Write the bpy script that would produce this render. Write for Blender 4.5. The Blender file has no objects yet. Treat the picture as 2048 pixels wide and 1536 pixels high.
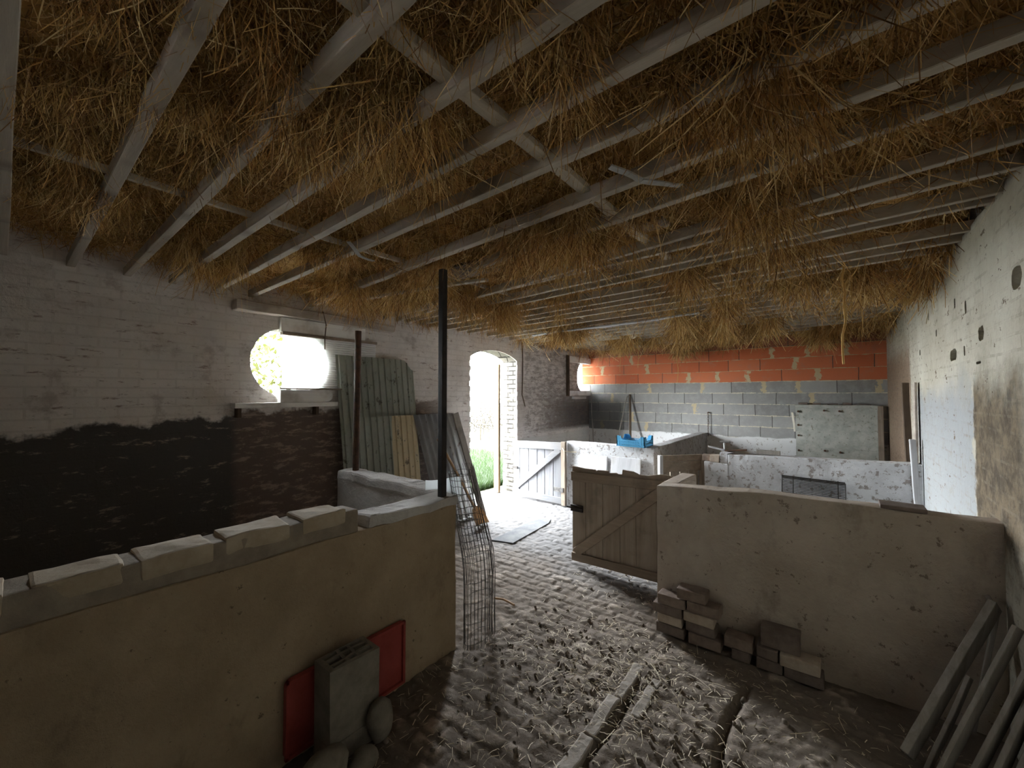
import bpy, bmesh, math, random
import numpy as np
from mathutils import Vector, noise as mnoise
from mathutils.geometry import tessellate_polygon

random.seed(7)
RNG = np.random.default_rng(11)
S = bpy.context.scene
COL = S.collection
pi = math.pi

# ------------------------------------------------------------------ camera
F_PX, YAW, PITCH, EYE = 810.0, 0.6689, 0.0263, 1.6
cd = bpy.data.cameras.new('camera')
cd.sensor_fit = 'HORIZONTAL'
cd.sensor_width = 36.0
cd.lens = 36.0 * F_PX / 2048.0
cd.clip_start = 0.02
cam = bpy.data.objects.new('camera', cd)
COL.objects.link(cam)
cam.location = (0, 0, EYE)
cam.rotation_euler = (pi / 2 + PITCH, 0, YAW)
S.camera = cam

# ------------------------------------------------------------------ world, portals, exposure
W = bpy.data.worlds.new('overcast_sky')
S.world = W
W.use_nodes = True
wt = W.node_tree
wt.nodes.clear()
wo = wt.nodes.new('ShaderNodeOutputWorld')
wb = wt.nodes.new('ShaderNodeBackground')
wb.inputs['Color'].default_value = (0.89, 0.95, 1.0, 1)
wb.inputs['Strength'].default_value = 9.0
wt.links.new(wb.outputs[0], wo.inputs['Surface'])


def portal(name, loc, rot, sx, sy):
    l = bpy.data.lights.new(name, 'AREA')
    l.shape = 'RECTANGLE'
    l.size, l.size_y = sx, sy
    l.cycles.is_portal = True
    o = bpy.data.objects.new(name, l)
    o.location, o.rotation_euler = loc, rot
    COL.objects.link(o)


# an area light shines along its local -Z; these look along +X into the barn
portal('door_portal', (-4.42, 4.765, 1.15), (0, -pi / 2, 0), 2.32, 1.14)
portal('window_portal', (-4.42, 1.72, 1.905), (0, -pi / 2, 0), 0.68, 0.68)
portal('corner_window_portal', (-4.42, 7.62, 1.96), (0, -pi / 2, 0), 0.72, 0.5)
portal('rear_fill_opening_portal', (-1.15, -1.88, 1.95), (-pi / 2, 0, 0), .44, 0.12)  # portal for the fill opening added in the unseen rear wall

S.view_settings.view_transform = 'Standard'
S.view_settings.look = 'None'
S.view_settings.gamma = 1.0
S.view_settings.use_curve_mapping = False
S.view_settings.exposure = 3.75
S.cycles.max_bounces = 14
S.cycles.diffuse_bounces = 9
S.cycles.transmission_bounces = 8
S.cycles.sample_clamp_indirect = 12.0

# ------------------------------------------------------------------ shader helpers


class N:
    def __init__(self, name, rough=0.9):
        self.m = bpy.data.materials.new(name)
        self.m.use_nodes = True
        self.t = self.m.node_tree
        self.b = self.t.nodes['Principled BSDF']
        self.b.inputs['Roughness'].default_value = rough
        self.b.inputs['Specular IOR Level'].default_value = 0.25
        self.co = self.t.nodes.new('ShaderNodeTexCoord').outputs['Object']

    def new(self, k):
        return self.t.nodes.new(k)

    def put(self, sock, v):
        if isinstance(v, (int, float)):
            sock.default_value = v
        elif isinstance(v, tuple):
            sock.default_value = v if len(v) == len(sock.default_value) else (*v, 1)
        else:
            self.t.links.new(v, sock)

    def math(self, op, a, b=0.0, c=None, clamp=False):
        n = self.new('ShaderNodeMath')
        n.operation = op
        n.use_clamp = clamp
        self.put(n.inputs[0], a)
        self.put(n.inputs[1], b)
        if c is not None:
            self.put(n.inputs[2], c)
        return n.outputs[0]

    def noise(self, scale, detail=4.0, rough=0.6, vec=None, dist=0.0):
        n = self.new('ShaderNodeTexNoise')
        n.inputs['Scale'].default_value = scale
        n.inputs['Detail'].default_value = detail
        n.inputs['Roughness'].default_value = rough
        n.inputs['Distortion'].default_value = dist
        self.put(n.inputs['Vector'], vec if vec is not None else self.co)
        return n.outputs[0]

    def voro(self, scale, vec=None, feat='F1'):
        n = self.new('ShaderNodeTexVoronoi')
        n.feature = feat
        n.inputs['Scale'].default_value = scale
        self.put(n.inputs['Vector'], vec if vec is not None else self.co)
        return n.outputs['Distance']

    def map(self, scale=(1, 1, 1), loc=(0, 0, 0), rot=(0, 0, 0), vec=None):
        n = self.new('ShaderNodeMapping')
        n.inputs['Scale'].default_value = scale
        n.inputs['Location'].default_value = loc
        n.inputs['Rotation'].default_value = rot
        self.put(n.inputs['Vector'], vec if vec is not None else self.co)
        return n.outputs[0]

    def sep(self, vec=None):
        n = self.new('ShaderNodeSeparateXYZ')
        self.put(n.inputs[0], vec if vec is not None else self.co)
        return n.outputs

    def comb(self, x, y, z):
        n = self.new('ShaderNodeCombineXYZ')
        for s, v in zip(n.inputs, (x, y, z)):
            self.put(s, v)
        return n.outputs[0]

    def step(self, v, lo, hi):
        n = self.new('ShaderNodeMapRange')
        n.interpolation_type = 'SMOOTHSTEP'
        if lo > hi:
            lo, hi = hi, lo
            n.inputs['To Min'].default_value, n.inputs['To Max'].default_value = 1.0, 0.0
        self.put(n.inputs['Value'], v)
        n.inputs['From Min'].default_value = lo
        n.inputs['From Max'].default_value = hi
        return n.outputs[0]

    def mix(self, f, a, b, mode='MIX'):
        n = self.new('ShaderNodeMix')
        n.data_type = 'RGBA'
        n.blend_type = mode
        self.put(n.inputs[0], f)
        self.put(n.inputs[6], a)
        self.put(n.inputs[7], b)
        return n.outputs[2]

    def brick(self, vec, w, h, mortar, offset=0.5, smooth=0.1, bias=0.0):
        n = self.new('ShaderNodeTexBrick')
        n.inputs['Scale'].default_value = 1.0
        n.inputs['Brick Width'].default_value = w
        n.inputs['Row Height'].default_value = h
        n.inputs['Mortar Size'].default_value = mortar
        n.inputs['Mortar Smooth'].default_value = smooth
        n.inputs['Bias'].default_value = bias
        n.inputs['Color1'].default_value = (0, 0, 0, 1)
        n.inputs['Color2'].default_value = (1, 1, 1, 1)
        n.offset = offset
        self.put(n.inputs['Vector'], vec)
        return n.outputs['Fac'], n.outputs['Color']

    def bump(self, h, strength=0.5, dist=0.01, normal=None):
        n = self.new('ShaderNodeBump')
        n.inputs['Strength'].default_value = strength
        n.inputs['Distance'].default_value = dist
        self.put(n.inputs['Height'], h)
        if normal is not None:
            self.put(n.inputs['Normal'], normal)
        return n.outputs[0]

    def done(self, col, normal=None, rough=None):
        self.put(self.b.inputs['Base Color'], col)
        if normal is not None:
            self.put(self.b.inputs['Normal'], normal)
        if rough is not None:
            self.put(self.b.inputs['Roughness'], rough)
        return self.m


def plain(name, c1, c2, scale=8.0, rough=0.85, bump=0.3, spec=None, metal=0.0, stretch=(1, 1, 1), spots=None, bscale=None):
    n = N(name, rough)
    v = n.map(stretch)
    a = n.noise(scale, 6, 0.65, v)
    col = n.mix(n.step(a, 0.3, 0.7), c1, c2)
    if spots:
        s = n.noise(scale * 3.1, 5, 0.7, v)
        col = n.mix(n.step(s, spots[1], spots[1] + 0.07), col, spots[0])
    nb = n.noise(bscale or scale * 6, 5, 0.7, v)
    if spec is not None:
        n.b.inputs['Specular IOR Level'].default_value = spec
    n.b.inputs['Metallic'].default_value = metal
    return n.done(col, n.bump(nb, bump, 0.006))


def wood(name, c1, c2, axis=0, rough=0.85, scale=14, dirt=None):
    n = N(name, rough)
    st = [1, 1, 1]
    st[axis] = 0.06
    v = n.map(tuple(st))
    a = n.noise(scale, 6, 0.7, v, 0.6)
    b = n.noise(3.0, 4, 0.6)
    col = n.mix(n.step(a, 0.3, 0.7), c1, c2)
    col = n.mix(n.math('MULTIPLY', n.step(b, 0.5, 0.7), 0.55), col, dirt or tuple(x * 0.45 for x in c1))
    g = n.noise(scale * 4, 4, 0.7, v)
    return n.done(col, n.bump(g, 0.4, 0.004))


# ------------------------------------------------------------------ mesh helpers
def jit(v, amp, freq=3.0, seed=0.0):
    p = Vector((v.x * freq + seed, v.y * freq + seed * 1.7, v.z * freq - seed))
    n = mnoise.noise_vector(p) + 0.5 * mnoise.noise_vector(p * 2.7)
    return v + n * amp


def box_bm(x0, x1, y0, y1, z0, z1, bev=0.0, bm=None, cut=0.0, amp=0.0, seed=0.0, freq=3.0):
    own = bmesh.new()
    bmesh.ops.create_cube(own, size=1.0)
    for v in own.verts:
        v.co = Vector((x0 + (v.co.x + .5) * (x1 - x0), y0 + (v.co.y + .5) * (y1 - y0), z0 + (v.co.z + .5) * (z1 - z0)))
    if bev:
        bmesh.ops.bevel(own, geom=own.edges[:], offset=bev, segments=2, profile=0.6, affect='EDGES')
    if cut:
        for ax in range(3):
            lo, hi = ((x0, x1), (y0, y1), (z0, z1))[ax]
            n = int((hi - lo) / cut)
            for k in range(1, n):
                p = [0, 0, 0]
                p[ax] = lo + (hi - lo) * k / n
                nn = [0, 0, 0]
                nn[ax] = 1
                bmesh.ops.bisect_plane(own, geom=own.verts[:] + own.edges[:] + own.faces[:], plane_co=p, plane_no=nn)
    if amp:
        for v in own.verts:
            v.co = jit(v.co, amp, freq, seed)
    return merge(bm, own)


def merge(bm, own):
    if bm is None:
        return own
    me = bpy.data.meshes.new('tmp')
    own.to_mesh(me)
    own.free()
    bm.from_mesh(me)
    bpy.data.meshes.remove(me)
    return bm


def bar_bm(p0, p1, w, h, up=(0, 0, 1), bev=0.0, bm=None, segs=1, amp=0.0, seed=0.0, w1=None):
    """a board from p0 to p1; w across, h along up"""
    p0, p1 = Vector(p0), Vector(p1)
    d = (p1 - p0)
    L = d.length
    d.normalize()
    up = Vector(up)
    s = d.cross(up).normalized()
    u = s.cross(d).normalized()
    own = bmesh.new()
    rings = []
    for k in range(segs + 1):
        t = k / segs
        ww = w if w1 is None else w + (w1 - w) * t
        c = p0 + d * (L * t)
        rings.append([own.verts.new(c + s * a * ww / 2 + u * b * h / 2) for a, b in ((-1, -1), (1, -1), (1, 1), (-1, 1))])
    for a, b in zip(rings, rings[1:]):
        for i in range(4):
            own.faces.new((a[i], a[(i + 1) % 4], b[(i + 1) % 4], b[i]))
    own.faces.new(rings[0][::-1])
    own.faces.new(rings[-1])
    bmesh.ops.recalc_face_normals(own, faces=own.faces[:])
    if bev:
        bmesh.ops.bevel(own, geom=[e for e in own.edges if len(e.link_faces) == 2 and e.calc_face_angle(0) > 0.5], offset=bev, segments=1, affect='EDGES')
    if amp:
        for v in own.verts:
            v.co = jit(v.co, amp, 4.0, seed)
    return merge(bm, own)


def tube_bm(pts, r, n=8, bm=None, r1=None, closed=False):
    own = bmesh.new()
    pts = [Vector(p) for p in pts]
    rings = []
    for k, p in enumerate(pts):
        if closed:
            d = pts[(k + 1) % len(pts)] - pts[k - 1]
        else:
            d = pts[min(k + 1, len(pts) - 1)] - pts[max(k - 1, 0)]
        d.normalize()
        a = Vector((0, 0, 1)) if abs(d.z) < 0.9 else Vector((1, 0, 0))
        s = d.cross(a).normalized()
        u = s.cross(d)
        rr = r if r1 is None else r + (r1 - r) * k / (len(pts) - 1)
        rings.append([own.verts.new(p + (s * math.cos(2 * pi * i / n) + u * math.sin(2 * pi * i / n)) * rr) for i in range(n)])
    prs = list(zip(rings, rings[1:]))
    if closed:
        prs.append((rings[-1], rings[0]))
    for a, b in prs:
        for i in range(n):
            own.faces.new((a[i], a[(i + 1) % n], b[(i + 1) % n], b[i]))
    if not closed:
        own.faces.new(rings[0][::-1])
        own.faces.new(rings[-1])
    bmesh.ops.recalc_face_normals(own, faces=own.faces[:])
    return merge(bm, own)


def prism_bm(outer, holes, to3, depth_vec, bm=None):
    """polygon with holes (2-D loops) extruded by depth_vec"""
    own = bmesh.new()
    loops = [outer] + holes
    dv = Vector(depth_vec)
    flat = [p for l in loops for p in l]
    A = [own.verts.new(to3(*p)) for p in flat]
    B = [own.verts.new(Vector(to3(*p)) + dv) for p in flat]
    for t in tessellate_polygon([[Vector((p[0], p[1], 0)) for p in l] for l in loops]):
        try:
            own.faces.new([A[i] for i in t])
            own.faces.new([B[i] for i in reversed(t)])
        except ValueError:
            pass
    k = 0
    for l in loops:
        n = len(l)
        for i in range(n):
            j = (i + 1) % n
            own.faces.new((A[k + i], A[k + j], B[k + j], B[k + i]))
        k += n
    bmesh.ops.recalc_face_normals(own, faces=own.faces[:])
    return merge(bm, own)


def mesh_np(name, verts, faces, quads=True):
    me = bpy.data.meshes.new(name)
    k = 4 if quads else 3
    nf = len(faces)
    me.vertices.add(len(verts))
    me.vertices.foreach_set('co', np.ascontiguousarray(verts, dtype=np.float32).ravel())
    me.loops.add(nf * k)
    me.loops.foreach_set('vertex_index', np.ascontiguousarray(faces, dtype=np.int32).ravel())
    me.polygons.add(nf)
    me.polygons.foreach_set('loop_start', np.arange(0, nf * k, k, dtype=np.int32))
    me.update(calc_edges=True)
    me.validate()
    return me


def wpos(o):
    v = Vector((0, 0, 0))
    while o is not None:
        v = v + o.location
        o = o.parent
    return v


def obj(name, bm, mat, parent=None, smooth=False, origin=None):
    """link bm (in world coordinates) as one mesh object"""
    if isinstance(bm, bmesh.types.BMesh):
        me = bpy.data.meshes.new(name)
        if origin is None:
            origin = Vector((0, 0, 0))
        off = wpos(parent) if parent is not None else Vector(origin)
        if off.length:
            for v in bm.verts:
                v.co -= off
        if smooth:
            for f in bm.faces:
                f.smooth = True
        bm.to_mesh(me)
        bm.free()
    else:
        me = bm
    o = bpy.data.objects.new(name, me)
    me.materials.append(mat)
    COL.objects.link(o)
    if parent is not None:
        o.parent = parent
    else:
        o.location = Vector(origin or (0, 0, 0))
    return o


def tag(o, label, cat, group=None, kind=None):
    o['label'] = label
    o['category'] = cat
    if group:
        o['group'] = group
    if kind:
        o['kind'] = kind
    return o


def thing(name, label, cat, loc, group=None):
    o = bpy.data.objects.new(name, None)
    o.empty_display_size = 0.1
    COL.objects.link(o)
    o.location = loc
    return tag(o, label, cat, group)


def solo(name, bm, mat, label, cat, group=None, smooth=False, kind=None):
    """a thing that is one mesh: origin at the centre of its base"""
    xs = [v.co.x for v in bm.verts]
    ys = [v.co.y for v in bm.verts]
    zs = [v.co.z for v in bm.verts]
    org = Vector(((min(xs) + max(xs)) / 2, (min(ys) + max(ys)) / 2, min(zs)))
    return tag(obj(name, bm, mat, None, smooth, org), label, cat, group, kind)


def struct(name, bm, mat, parent=None, smooth=False):
    o = obj(name, bm, mat, parent, smooth)
    if parent is None:
        o['kind'] = 'structure'
    return o


# ------------------------------------------------------------------ materials of the shell
def mat_wall_left():
    n = N('whitewashed_brick')
    xyz = n.sep()
    x, y, z = xyz[0], xyz[1], xyz[2]
    wob = n.noise(2.2, 5, 0.6)
    wv = n.comb(n.math('ADD', y, n.math('MULTIPLY', wob, 0.02)), n.math('ADD', z, n.math('MULTIPLY', wob, 0.012)), 0.0)
    fac, bc = n.brick(wv, 0.22, 0.072, 0.007)
    base = n.mix(n.step(n.noise(1.3, 6, 0.65), 0.3, 0.7), (0.58, 0.53, 0.49), (0.78, 0.73, 0.69))
    base = n.mix(n.math('MULTIPLY', bc, 0.12), base, (0.42, 0.36, 0.31))
    base = n.mix(n.math('MULTIPLY', fac, 0.25), base, (0.40, 0.35, 0.31))
    # flaked spots where brick shows through, thicker low down
    fl = n.noise(14, 6, 0.75, n.map((1, 0.42, 1.9)))
    base = n.mix(n.math('MULTIPLY', n.step(fl, 0.58, 0.66), 0.75), base, (0.20, 0.125, 0.095))
    base = n.mix(n.math('MULTIPLY', n.step(n.noise(31, 4, 0.7, n.map((1, .6, 1.5))), 0.62, 0.70), 0.6), base, (0.24, 0.19, 0.16))
    big = n.noise(3.4, 6, 0.7)
    base = n.mix(n.math('MULTIPLY', n.step(big, 0.54, 0.68), 0.5), base, (0.27, 0.21, 0.175))
    # clean smooth plaster over the door arch and round the window
    # tarred dado along the pen: black, then brown towards the sheet
    edge = n.math('ADD', z, n.math('MULTIPLY', n.math('SUBTRACT', n.noise(3.0, 5, 0.7), 0.5), 0.28))
    edge = n.math('SUBTRACT', edge, n.math('MULTIPLY', n.math('SUBTRACT', y, 0.5), 0.055))
    band = n.math('MULTIPLY', n.step(edge, 1.40, 1.36), n.step(y, 4.0, 3.2))
    flk = n.noise(11, 5, 0.75, n.map((1, 0.45, 1.5)))
    tar = n.mix(n.step(flk, 0.57, 0.68), (0.085, 0.077, 0.070), (0.34, 0.28, 0.22))
    brn = n.mix(n.step(flk, 0.50, 0.62), (0.15, 0.112, 0.092), (0.33, 0.255, 0.21))
    dado = n.mix(n.step(n.math('ADD', y, n.math('MULTIPLY', wob, 0.3)), 1.38, 1.48), tar, brn)
    col = n.mix(band, base, dado)
    # soot in the back corner
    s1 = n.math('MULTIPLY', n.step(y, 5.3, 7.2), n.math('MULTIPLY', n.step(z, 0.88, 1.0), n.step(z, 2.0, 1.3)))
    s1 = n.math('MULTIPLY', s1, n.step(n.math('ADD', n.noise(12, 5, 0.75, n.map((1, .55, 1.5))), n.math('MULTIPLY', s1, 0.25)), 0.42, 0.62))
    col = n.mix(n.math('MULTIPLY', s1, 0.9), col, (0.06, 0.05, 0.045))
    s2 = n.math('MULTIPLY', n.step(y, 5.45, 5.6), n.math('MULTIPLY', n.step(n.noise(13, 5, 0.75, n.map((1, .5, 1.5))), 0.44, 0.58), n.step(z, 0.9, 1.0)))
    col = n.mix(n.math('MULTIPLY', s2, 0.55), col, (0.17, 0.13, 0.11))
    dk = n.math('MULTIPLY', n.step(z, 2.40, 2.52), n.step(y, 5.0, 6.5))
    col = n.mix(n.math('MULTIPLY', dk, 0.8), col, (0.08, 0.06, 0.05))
    low = n.math('MULTIPLY', n.step(y, 5.35, 5.4), n.step(n.math('ADD', z, n.math('MULTIPLY', wob, 0.1)), 0.93, 0.89))
    col = n.mix(n.math('MULTIPLY', low, 0.7), col, (0.60, 0.58, 0.54))
    rv = n.step(x, -4.108, -4.125)  # door and window reveals coloured darker to offset the daylight striking them
    rf, rb = n.brick(n.comb(n.math('ADD', x, n.math('MULTIPLY', y, 0.6)), z, 0.0), 0.22, 0.074, 0.009)
    rc = n.mix(n.math('MULTIPLY', rf, n.step(n.noise(7, 4, 0.7), 0.35, 0.55)), n.mix(rb, (0.13, 0.12, 0.10), (0.20, 0.185, 0.16)), (0.02, 0.017, 0.013))
    col = n.mix(rv, col, rc)
    h = n.math('SUBTRACT', n.math('MULTIPLY', n.noise(34, 5, 0.7), 0.5), n.math('MULTIPLY', fac, 0.55))
    nm = n.bump(h, 0.8, 0.012)
    nm = n.bump(n.noise(7, 4, 0.6), 0.5, 0.02, nm)
    return n.done(col, nm)


def mat_wall_right():
    n = N('whitewashed_rough_brick')
    xyz = n.sep()
    x, y, z = xyz[0], xyz[1], xyz[2]
    wob = n.noise(2.2, 5, 0.6)
    wv = n.comb(n.math('ADD', y, n.math('MULTIPLY', wob, 0.03)), n.math('ADD', z, n.math('MULTIPLY', wob, 0.02)), 0.0)
    fac, bc = n.brick(wv, 0.22, 0.072, 0.007)
    base = n.mix(n.step(n.noise(1.5, 6, 0.65), 0.3, 0.7), (0.44, 0.405, 0.32), (0.60, 0.57, 0.48))
    fresh = n.math('MULTIPLY', n.step(n.math('ADD', y, n.math('MULTIPLY', n.noise(7, 6, 0.75), 0.42)), 3.58, 3.63),
                   n.math('MULTIPLY', n.step(y, 5.32, 5.22), n.step(n.math('SUBTRACT', z, n.math('MULTIPLY', wob, 0.5)), 1.55, 1.25)))
    base = n.mix(fresh, base, (0.35, 0.36, 0.36))
    sp = n.noise(15, 5, 0.7, n.map((1, 0.7, 1.3)))
    base = n.mix(n.math('MULTIPLY', n.step(n.noise(8, 6, 0.75), 0.52, 0.66), 0.35), base, (0.30, 0.26, 0.19))
    base = n.mix(n.step(sp, 0.625, 0.67), base, (0.15, 0.11, 0.075))
    # brown run-down stain beside the fresh coat
    yy = n.math('ADD', y, n.math('MULTIPLY', n.math('SUBTRACT', n.noise(5, 5, 0.7), 0.5), 0.22))
    zz = n.math('ADD', z, n.math('MULTIPLY', n.math('SUBTRACT', n.noise(3.5, 5, 0.7), 0.5), 0.5))
    st = n.math('MULTIPLY', n.math('MULTIPLY', n.step(yy, 3.40, 3.36), n.step(yy, 2.3, 2.75)), n.math('MULTIPLY', n.step(zz, 1.85, 1.55), n.step(zz, 0.7, 0.95)))
    base = n.mix(n.math('MULTIPLY', st, 0.93), base, n.mix(n.step(n.noise(9, 5, 0.7), .35, .65), (0.05, 0.035, 0.02), (0.17, 0.125, 0.075)))
    # brown stain by the back corner, with its shade painted into the colour
    bk = n.math('MULTIPLY', n.step(yy, 5.62, 5.75), n.step(zz, 2.35, 1.9))
    base = n.mix(n.math('MULTIPLY', bk, 0.88), base, n.mix(n.noise(20, 4, 0.7), (0.16, 0.095, 0.055), (0.34, 0.23, 0.155)))
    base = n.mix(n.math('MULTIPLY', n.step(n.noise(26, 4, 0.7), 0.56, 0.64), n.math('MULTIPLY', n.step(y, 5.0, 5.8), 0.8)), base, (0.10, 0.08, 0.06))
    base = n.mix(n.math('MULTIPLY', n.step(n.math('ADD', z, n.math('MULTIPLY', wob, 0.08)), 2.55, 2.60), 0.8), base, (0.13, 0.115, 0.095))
    base = n.mix(n.math('MULTIPLY', n.math('MULTIPLY', fac, n.step(n.noise(7, 5, 0.75), 0.48, 0.62)), 0.4), base, (0.26, 0.22, 0.165))
    h = n.math('SUBTRACT', n.math('MULTIPLY', n.noise(22, 6, 0.7), 0.9), n.math('MULTIPLY', fac, 0.6))
    nm = n.bump(h, 0.9, 0.016)
    nm = n.bump(n.noise(6, 4, 0.6), 0.6, 0.03, nm)
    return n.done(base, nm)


def mat_wall_back():
    n = N('red_and_grey_block')
    xyz = n.sep()
    x, y, z = xyz[0], xyz[1], xyz[2]
    wob = n.math('SUBTRACT', n.noise(3.0, 4, 0.6), 0.5)
    zz = n.math('ADD', z, n.math('MULTIPLY', wob, 0.02))
    row = n.math('DIVIDE', n.math('SUBTRACT', zz, 0.874), 0.1885)
    fr = n.math('FRACT', row)
    ri = n.math('FLOOR', row)
    hj = n.math('MINIMUM', fr, n.math('SUBTRACT', 1.0, fr))                  # 0 at bed joints
    off = n.math('FRACT', n.math('ADD', n.math('MULTIPLY', ri, 0.5), n.math('MULTIPLY', n.math('SINE', n.math('MULTIPLY', ri, 7.3)), 0.16)))
    bx = n.math('ADD', n.math('DIVIDE', n.math('ADD', x, n.math('MULTIPLY', wob, 0.03)), 0.475), off)
    fx = n.math('FRACT', bx)
    vj = n.math('MINIMUM', fx, n.math('SUBTRACT', 1.0, fx))
    idn = n.new('ShaderNodeTexWhiteNoise')
    n.put(idn.inputs['Vector'], n.comb(n.math('FLOOR', bx), ri, 0.0))
    rnd = idn.outputs['Value']
    nz = n.noise(9, 5, 0.7)
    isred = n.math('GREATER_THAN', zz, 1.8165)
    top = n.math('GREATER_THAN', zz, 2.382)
    grey = n.mix(rnd, (0.24, 0.237, 0.228), (0.35, 0.345, 0.33))
    grey = n.mix(n.math('MULTIPLY', n.step(nz, 0.4, 0.7), 0.5), grey, (0.40, 0.395, 0.38))
    red = n.mix(rnd, (0.50, 0.13, 0.055), (0.60, 0.19, 0.09))
    red = n.mix(n.math('MULTIPLY', n.step(nz, 0.5, 0.75), 0.6), red, (0.42, 0.20, 0.13))
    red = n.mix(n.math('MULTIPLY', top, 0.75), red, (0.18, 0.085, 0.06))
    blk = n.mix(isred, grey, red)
    # mortar: pale bed joints with slobber, thin dark perpends, a few smeared perpends
    sl = n.noise(11, 5, 0.75)
    bed = n.math('LESS_THAN', hj, n.math('MULTIPLY', n.math('SUBTRACT', sl, 0.36), n.math('ADD', 0.22, n.math('MULTIPLY', isred, -0.05))))
    mcol = n.mix(isred, (0.60, 0.55, 0.42), (0.50, 0.40, 0.24))
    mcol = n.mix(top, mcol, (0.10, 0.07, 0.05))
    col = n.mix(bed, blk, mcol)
    vd = n.math('LESS_THAN', vj, 0.012)
    col = n.mix(n.math('MULTIPLY', vd, 0.85), col, (0.07, 0.06, 0.055))
    rn2 = n.new('ShaderNodeTexWhiteNoise')
    n.put(rn2.inputs['Vector'], n.comb(n.math('ROUND', bx), ri, 5.0))
    smear = n.math('MULTIPLY', n.math('LESS_THAN', vj, n.math('MULTIPLY', n.math('SUBTRACT', n.noise(14, 4, 0.7), 0.34), 0.42)),
                   n.math('GREATER_THAN', n.math('ADD', rn2.outputs['Value'], n.math('MULTIPLY', isred, 0.38)), 0.80))
    smear = n.math('MULTIPLY', smear, n.math('SUBTRACT', 1.0, top))
    col = n.mix(smear, col, (0.52, 0.43, 0.27))
    # darker left end
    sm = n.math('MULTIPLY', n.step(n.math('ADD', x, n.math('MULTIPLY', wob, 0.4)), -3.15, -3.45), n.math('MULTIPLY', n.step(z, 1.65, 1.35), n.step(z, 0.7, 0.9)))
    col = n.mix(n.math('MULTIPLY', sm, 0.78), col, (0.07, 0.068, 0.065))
    # limewashed plaster skirting
    lime = n.step(n.math('ADD', z, n.math('MULTIPLY', wob, 0.10)), 0.90, 0.875)
    lc = n.mix(n.step(n.noise(18, 6, 0.75), 0.56, 0.64), (0.74, 0.74, 0.73), (0.30, 0.26, 0.22))
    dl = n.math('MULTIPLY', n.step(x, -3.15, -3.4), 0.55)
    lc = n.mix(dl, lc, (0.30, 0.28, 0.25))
    col = n.mix(lime, col, lc)
    hh = n.math('ADD', n.math('MULTIPLY', bed, 0.3), n.math('MULTIPLY', n.noise(60, 4, 0.7), 0.35))
    hh = n.math('SUBTRACT', hh, n.math('MULTIPLY', vd, 0.5))
    return n.done(col, n.bump(hh, 0.8, 0.012))


def mat_pen(name, c1, c2, dirt, block=True, pit=0.66):
    n = N(name)
    a = n.noise(2.4, 7, 0.7)
    col = n.mix(n.step(a, 0.32, 0.68), c1, c2)
    sp = n.noise(19, 5, 0.72)
    col = n.mix(n.math('MULTIPLY', n.step(sp, pit, pit + 0.05), 0.8), col, dirt)
    big = n.noise(4.4, 6, 0.7, n.map((1, 1, 0.55)))
    col = n.mix(n.math('MULTIPLY', n.step(big, 0.55, 0.72), 0.45), col, dirt)
    nm = n.bump(n.noise(28, 6, 0.7), 0.7, 0.012)
    nm = n.bump(a, 0.5, 0.03, nm)
    return n.done(col, nm)


def mat_floor():
    n = N('trodden_brick_paving')
    z = n.sep()[2]
    a = n.noise(1.7, 6, 0.7)
    b = n.noise(22, 5, 0.75)
    col = n.mix(n.step(a, 0.35, 0.65), (0.30, 0.245, 0.195), (0.44, 0.375, 0.315))
    col = n.mix(n.math('MULTIPLY', n.step(b, 0.5, 0.68), 0.6), col, (0.19, 0.155, 0.125))
    col = n.mix(n.math('MULTIPLY', n.step(z, -0.002, -0.012), 0.85), col, (0.13, 0.105, 0.085))
    y = n.sep()[1]
    pale = n.math('MULTIPLY', n.step(n.math('ADD', y, a), 3.3, 4.2), 0.75)  # floor towards the door toned darker and bluish against the daylight falling there
    col = n.mix(pale, col, n.mix(b, (0.10, 0.103, 0.11), (0.20, 0.20, 0.203)))
    w = n.noise(42, 3, 0.6)
    col = n.mix(n.step(w, 0.74, 0.77), col, (0.6, 0.6, 0.62))
    nm = n.bump(n.noise(70, 5, 0.75), 0.7, 0.006)
    nm = n.bump(n.noise(16, 4, 0.7), 0.5, 0.012, nm)
    n.b.inputs['Specular IOR Level'].default_value = 0.06
    return n.done(col, nm, 0.9)


def mat_hay():
    n = N('old_hay', 0.8)
    oi = n.noise(3.0, 3, 0.6)
    g = n.new('ShaderNodeNewGeometry').outputs['Random Per Island']
    col = n.mix(n.step(oi, 0.3, 0.7), (0.54, 0.30, 0.095), (0.68, 0.46, 0.18))
    col = n.mix(n.step(g, 0.55, 0.1), col, (0.23, 0.12, 0.045))
    col = n.mix(n.step(g, 0.72, 1.0), col, (0.86, 0.70, 0.38))
    return n.done(col)


def mat_translucent():
    n = N('milky_ribbed_plastic', 0.4)
    tr = n.new('ShaderNodeBsdfTranslucent')
    tr.inputs['Color'].default_value = (0.92, 0.96, 0.97, 1)
    n.b.inputs['Base Color'].default_value = (0.86, 0.83, 0.81, 1)
    mx = n.new('ShaderNodeMixShader')
    mx.inputs[0].default_value = 0.55
    n.t.links.new(n.b.outputs[0], mx.inputs[1])
    n.t.links.new(tr.outputs[0], mx.inputs[2])
    n.t.links.new(mx.outputs[0], n.t.nodes['Material Output'].inputs['Surface'])
    return n.m


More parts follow.
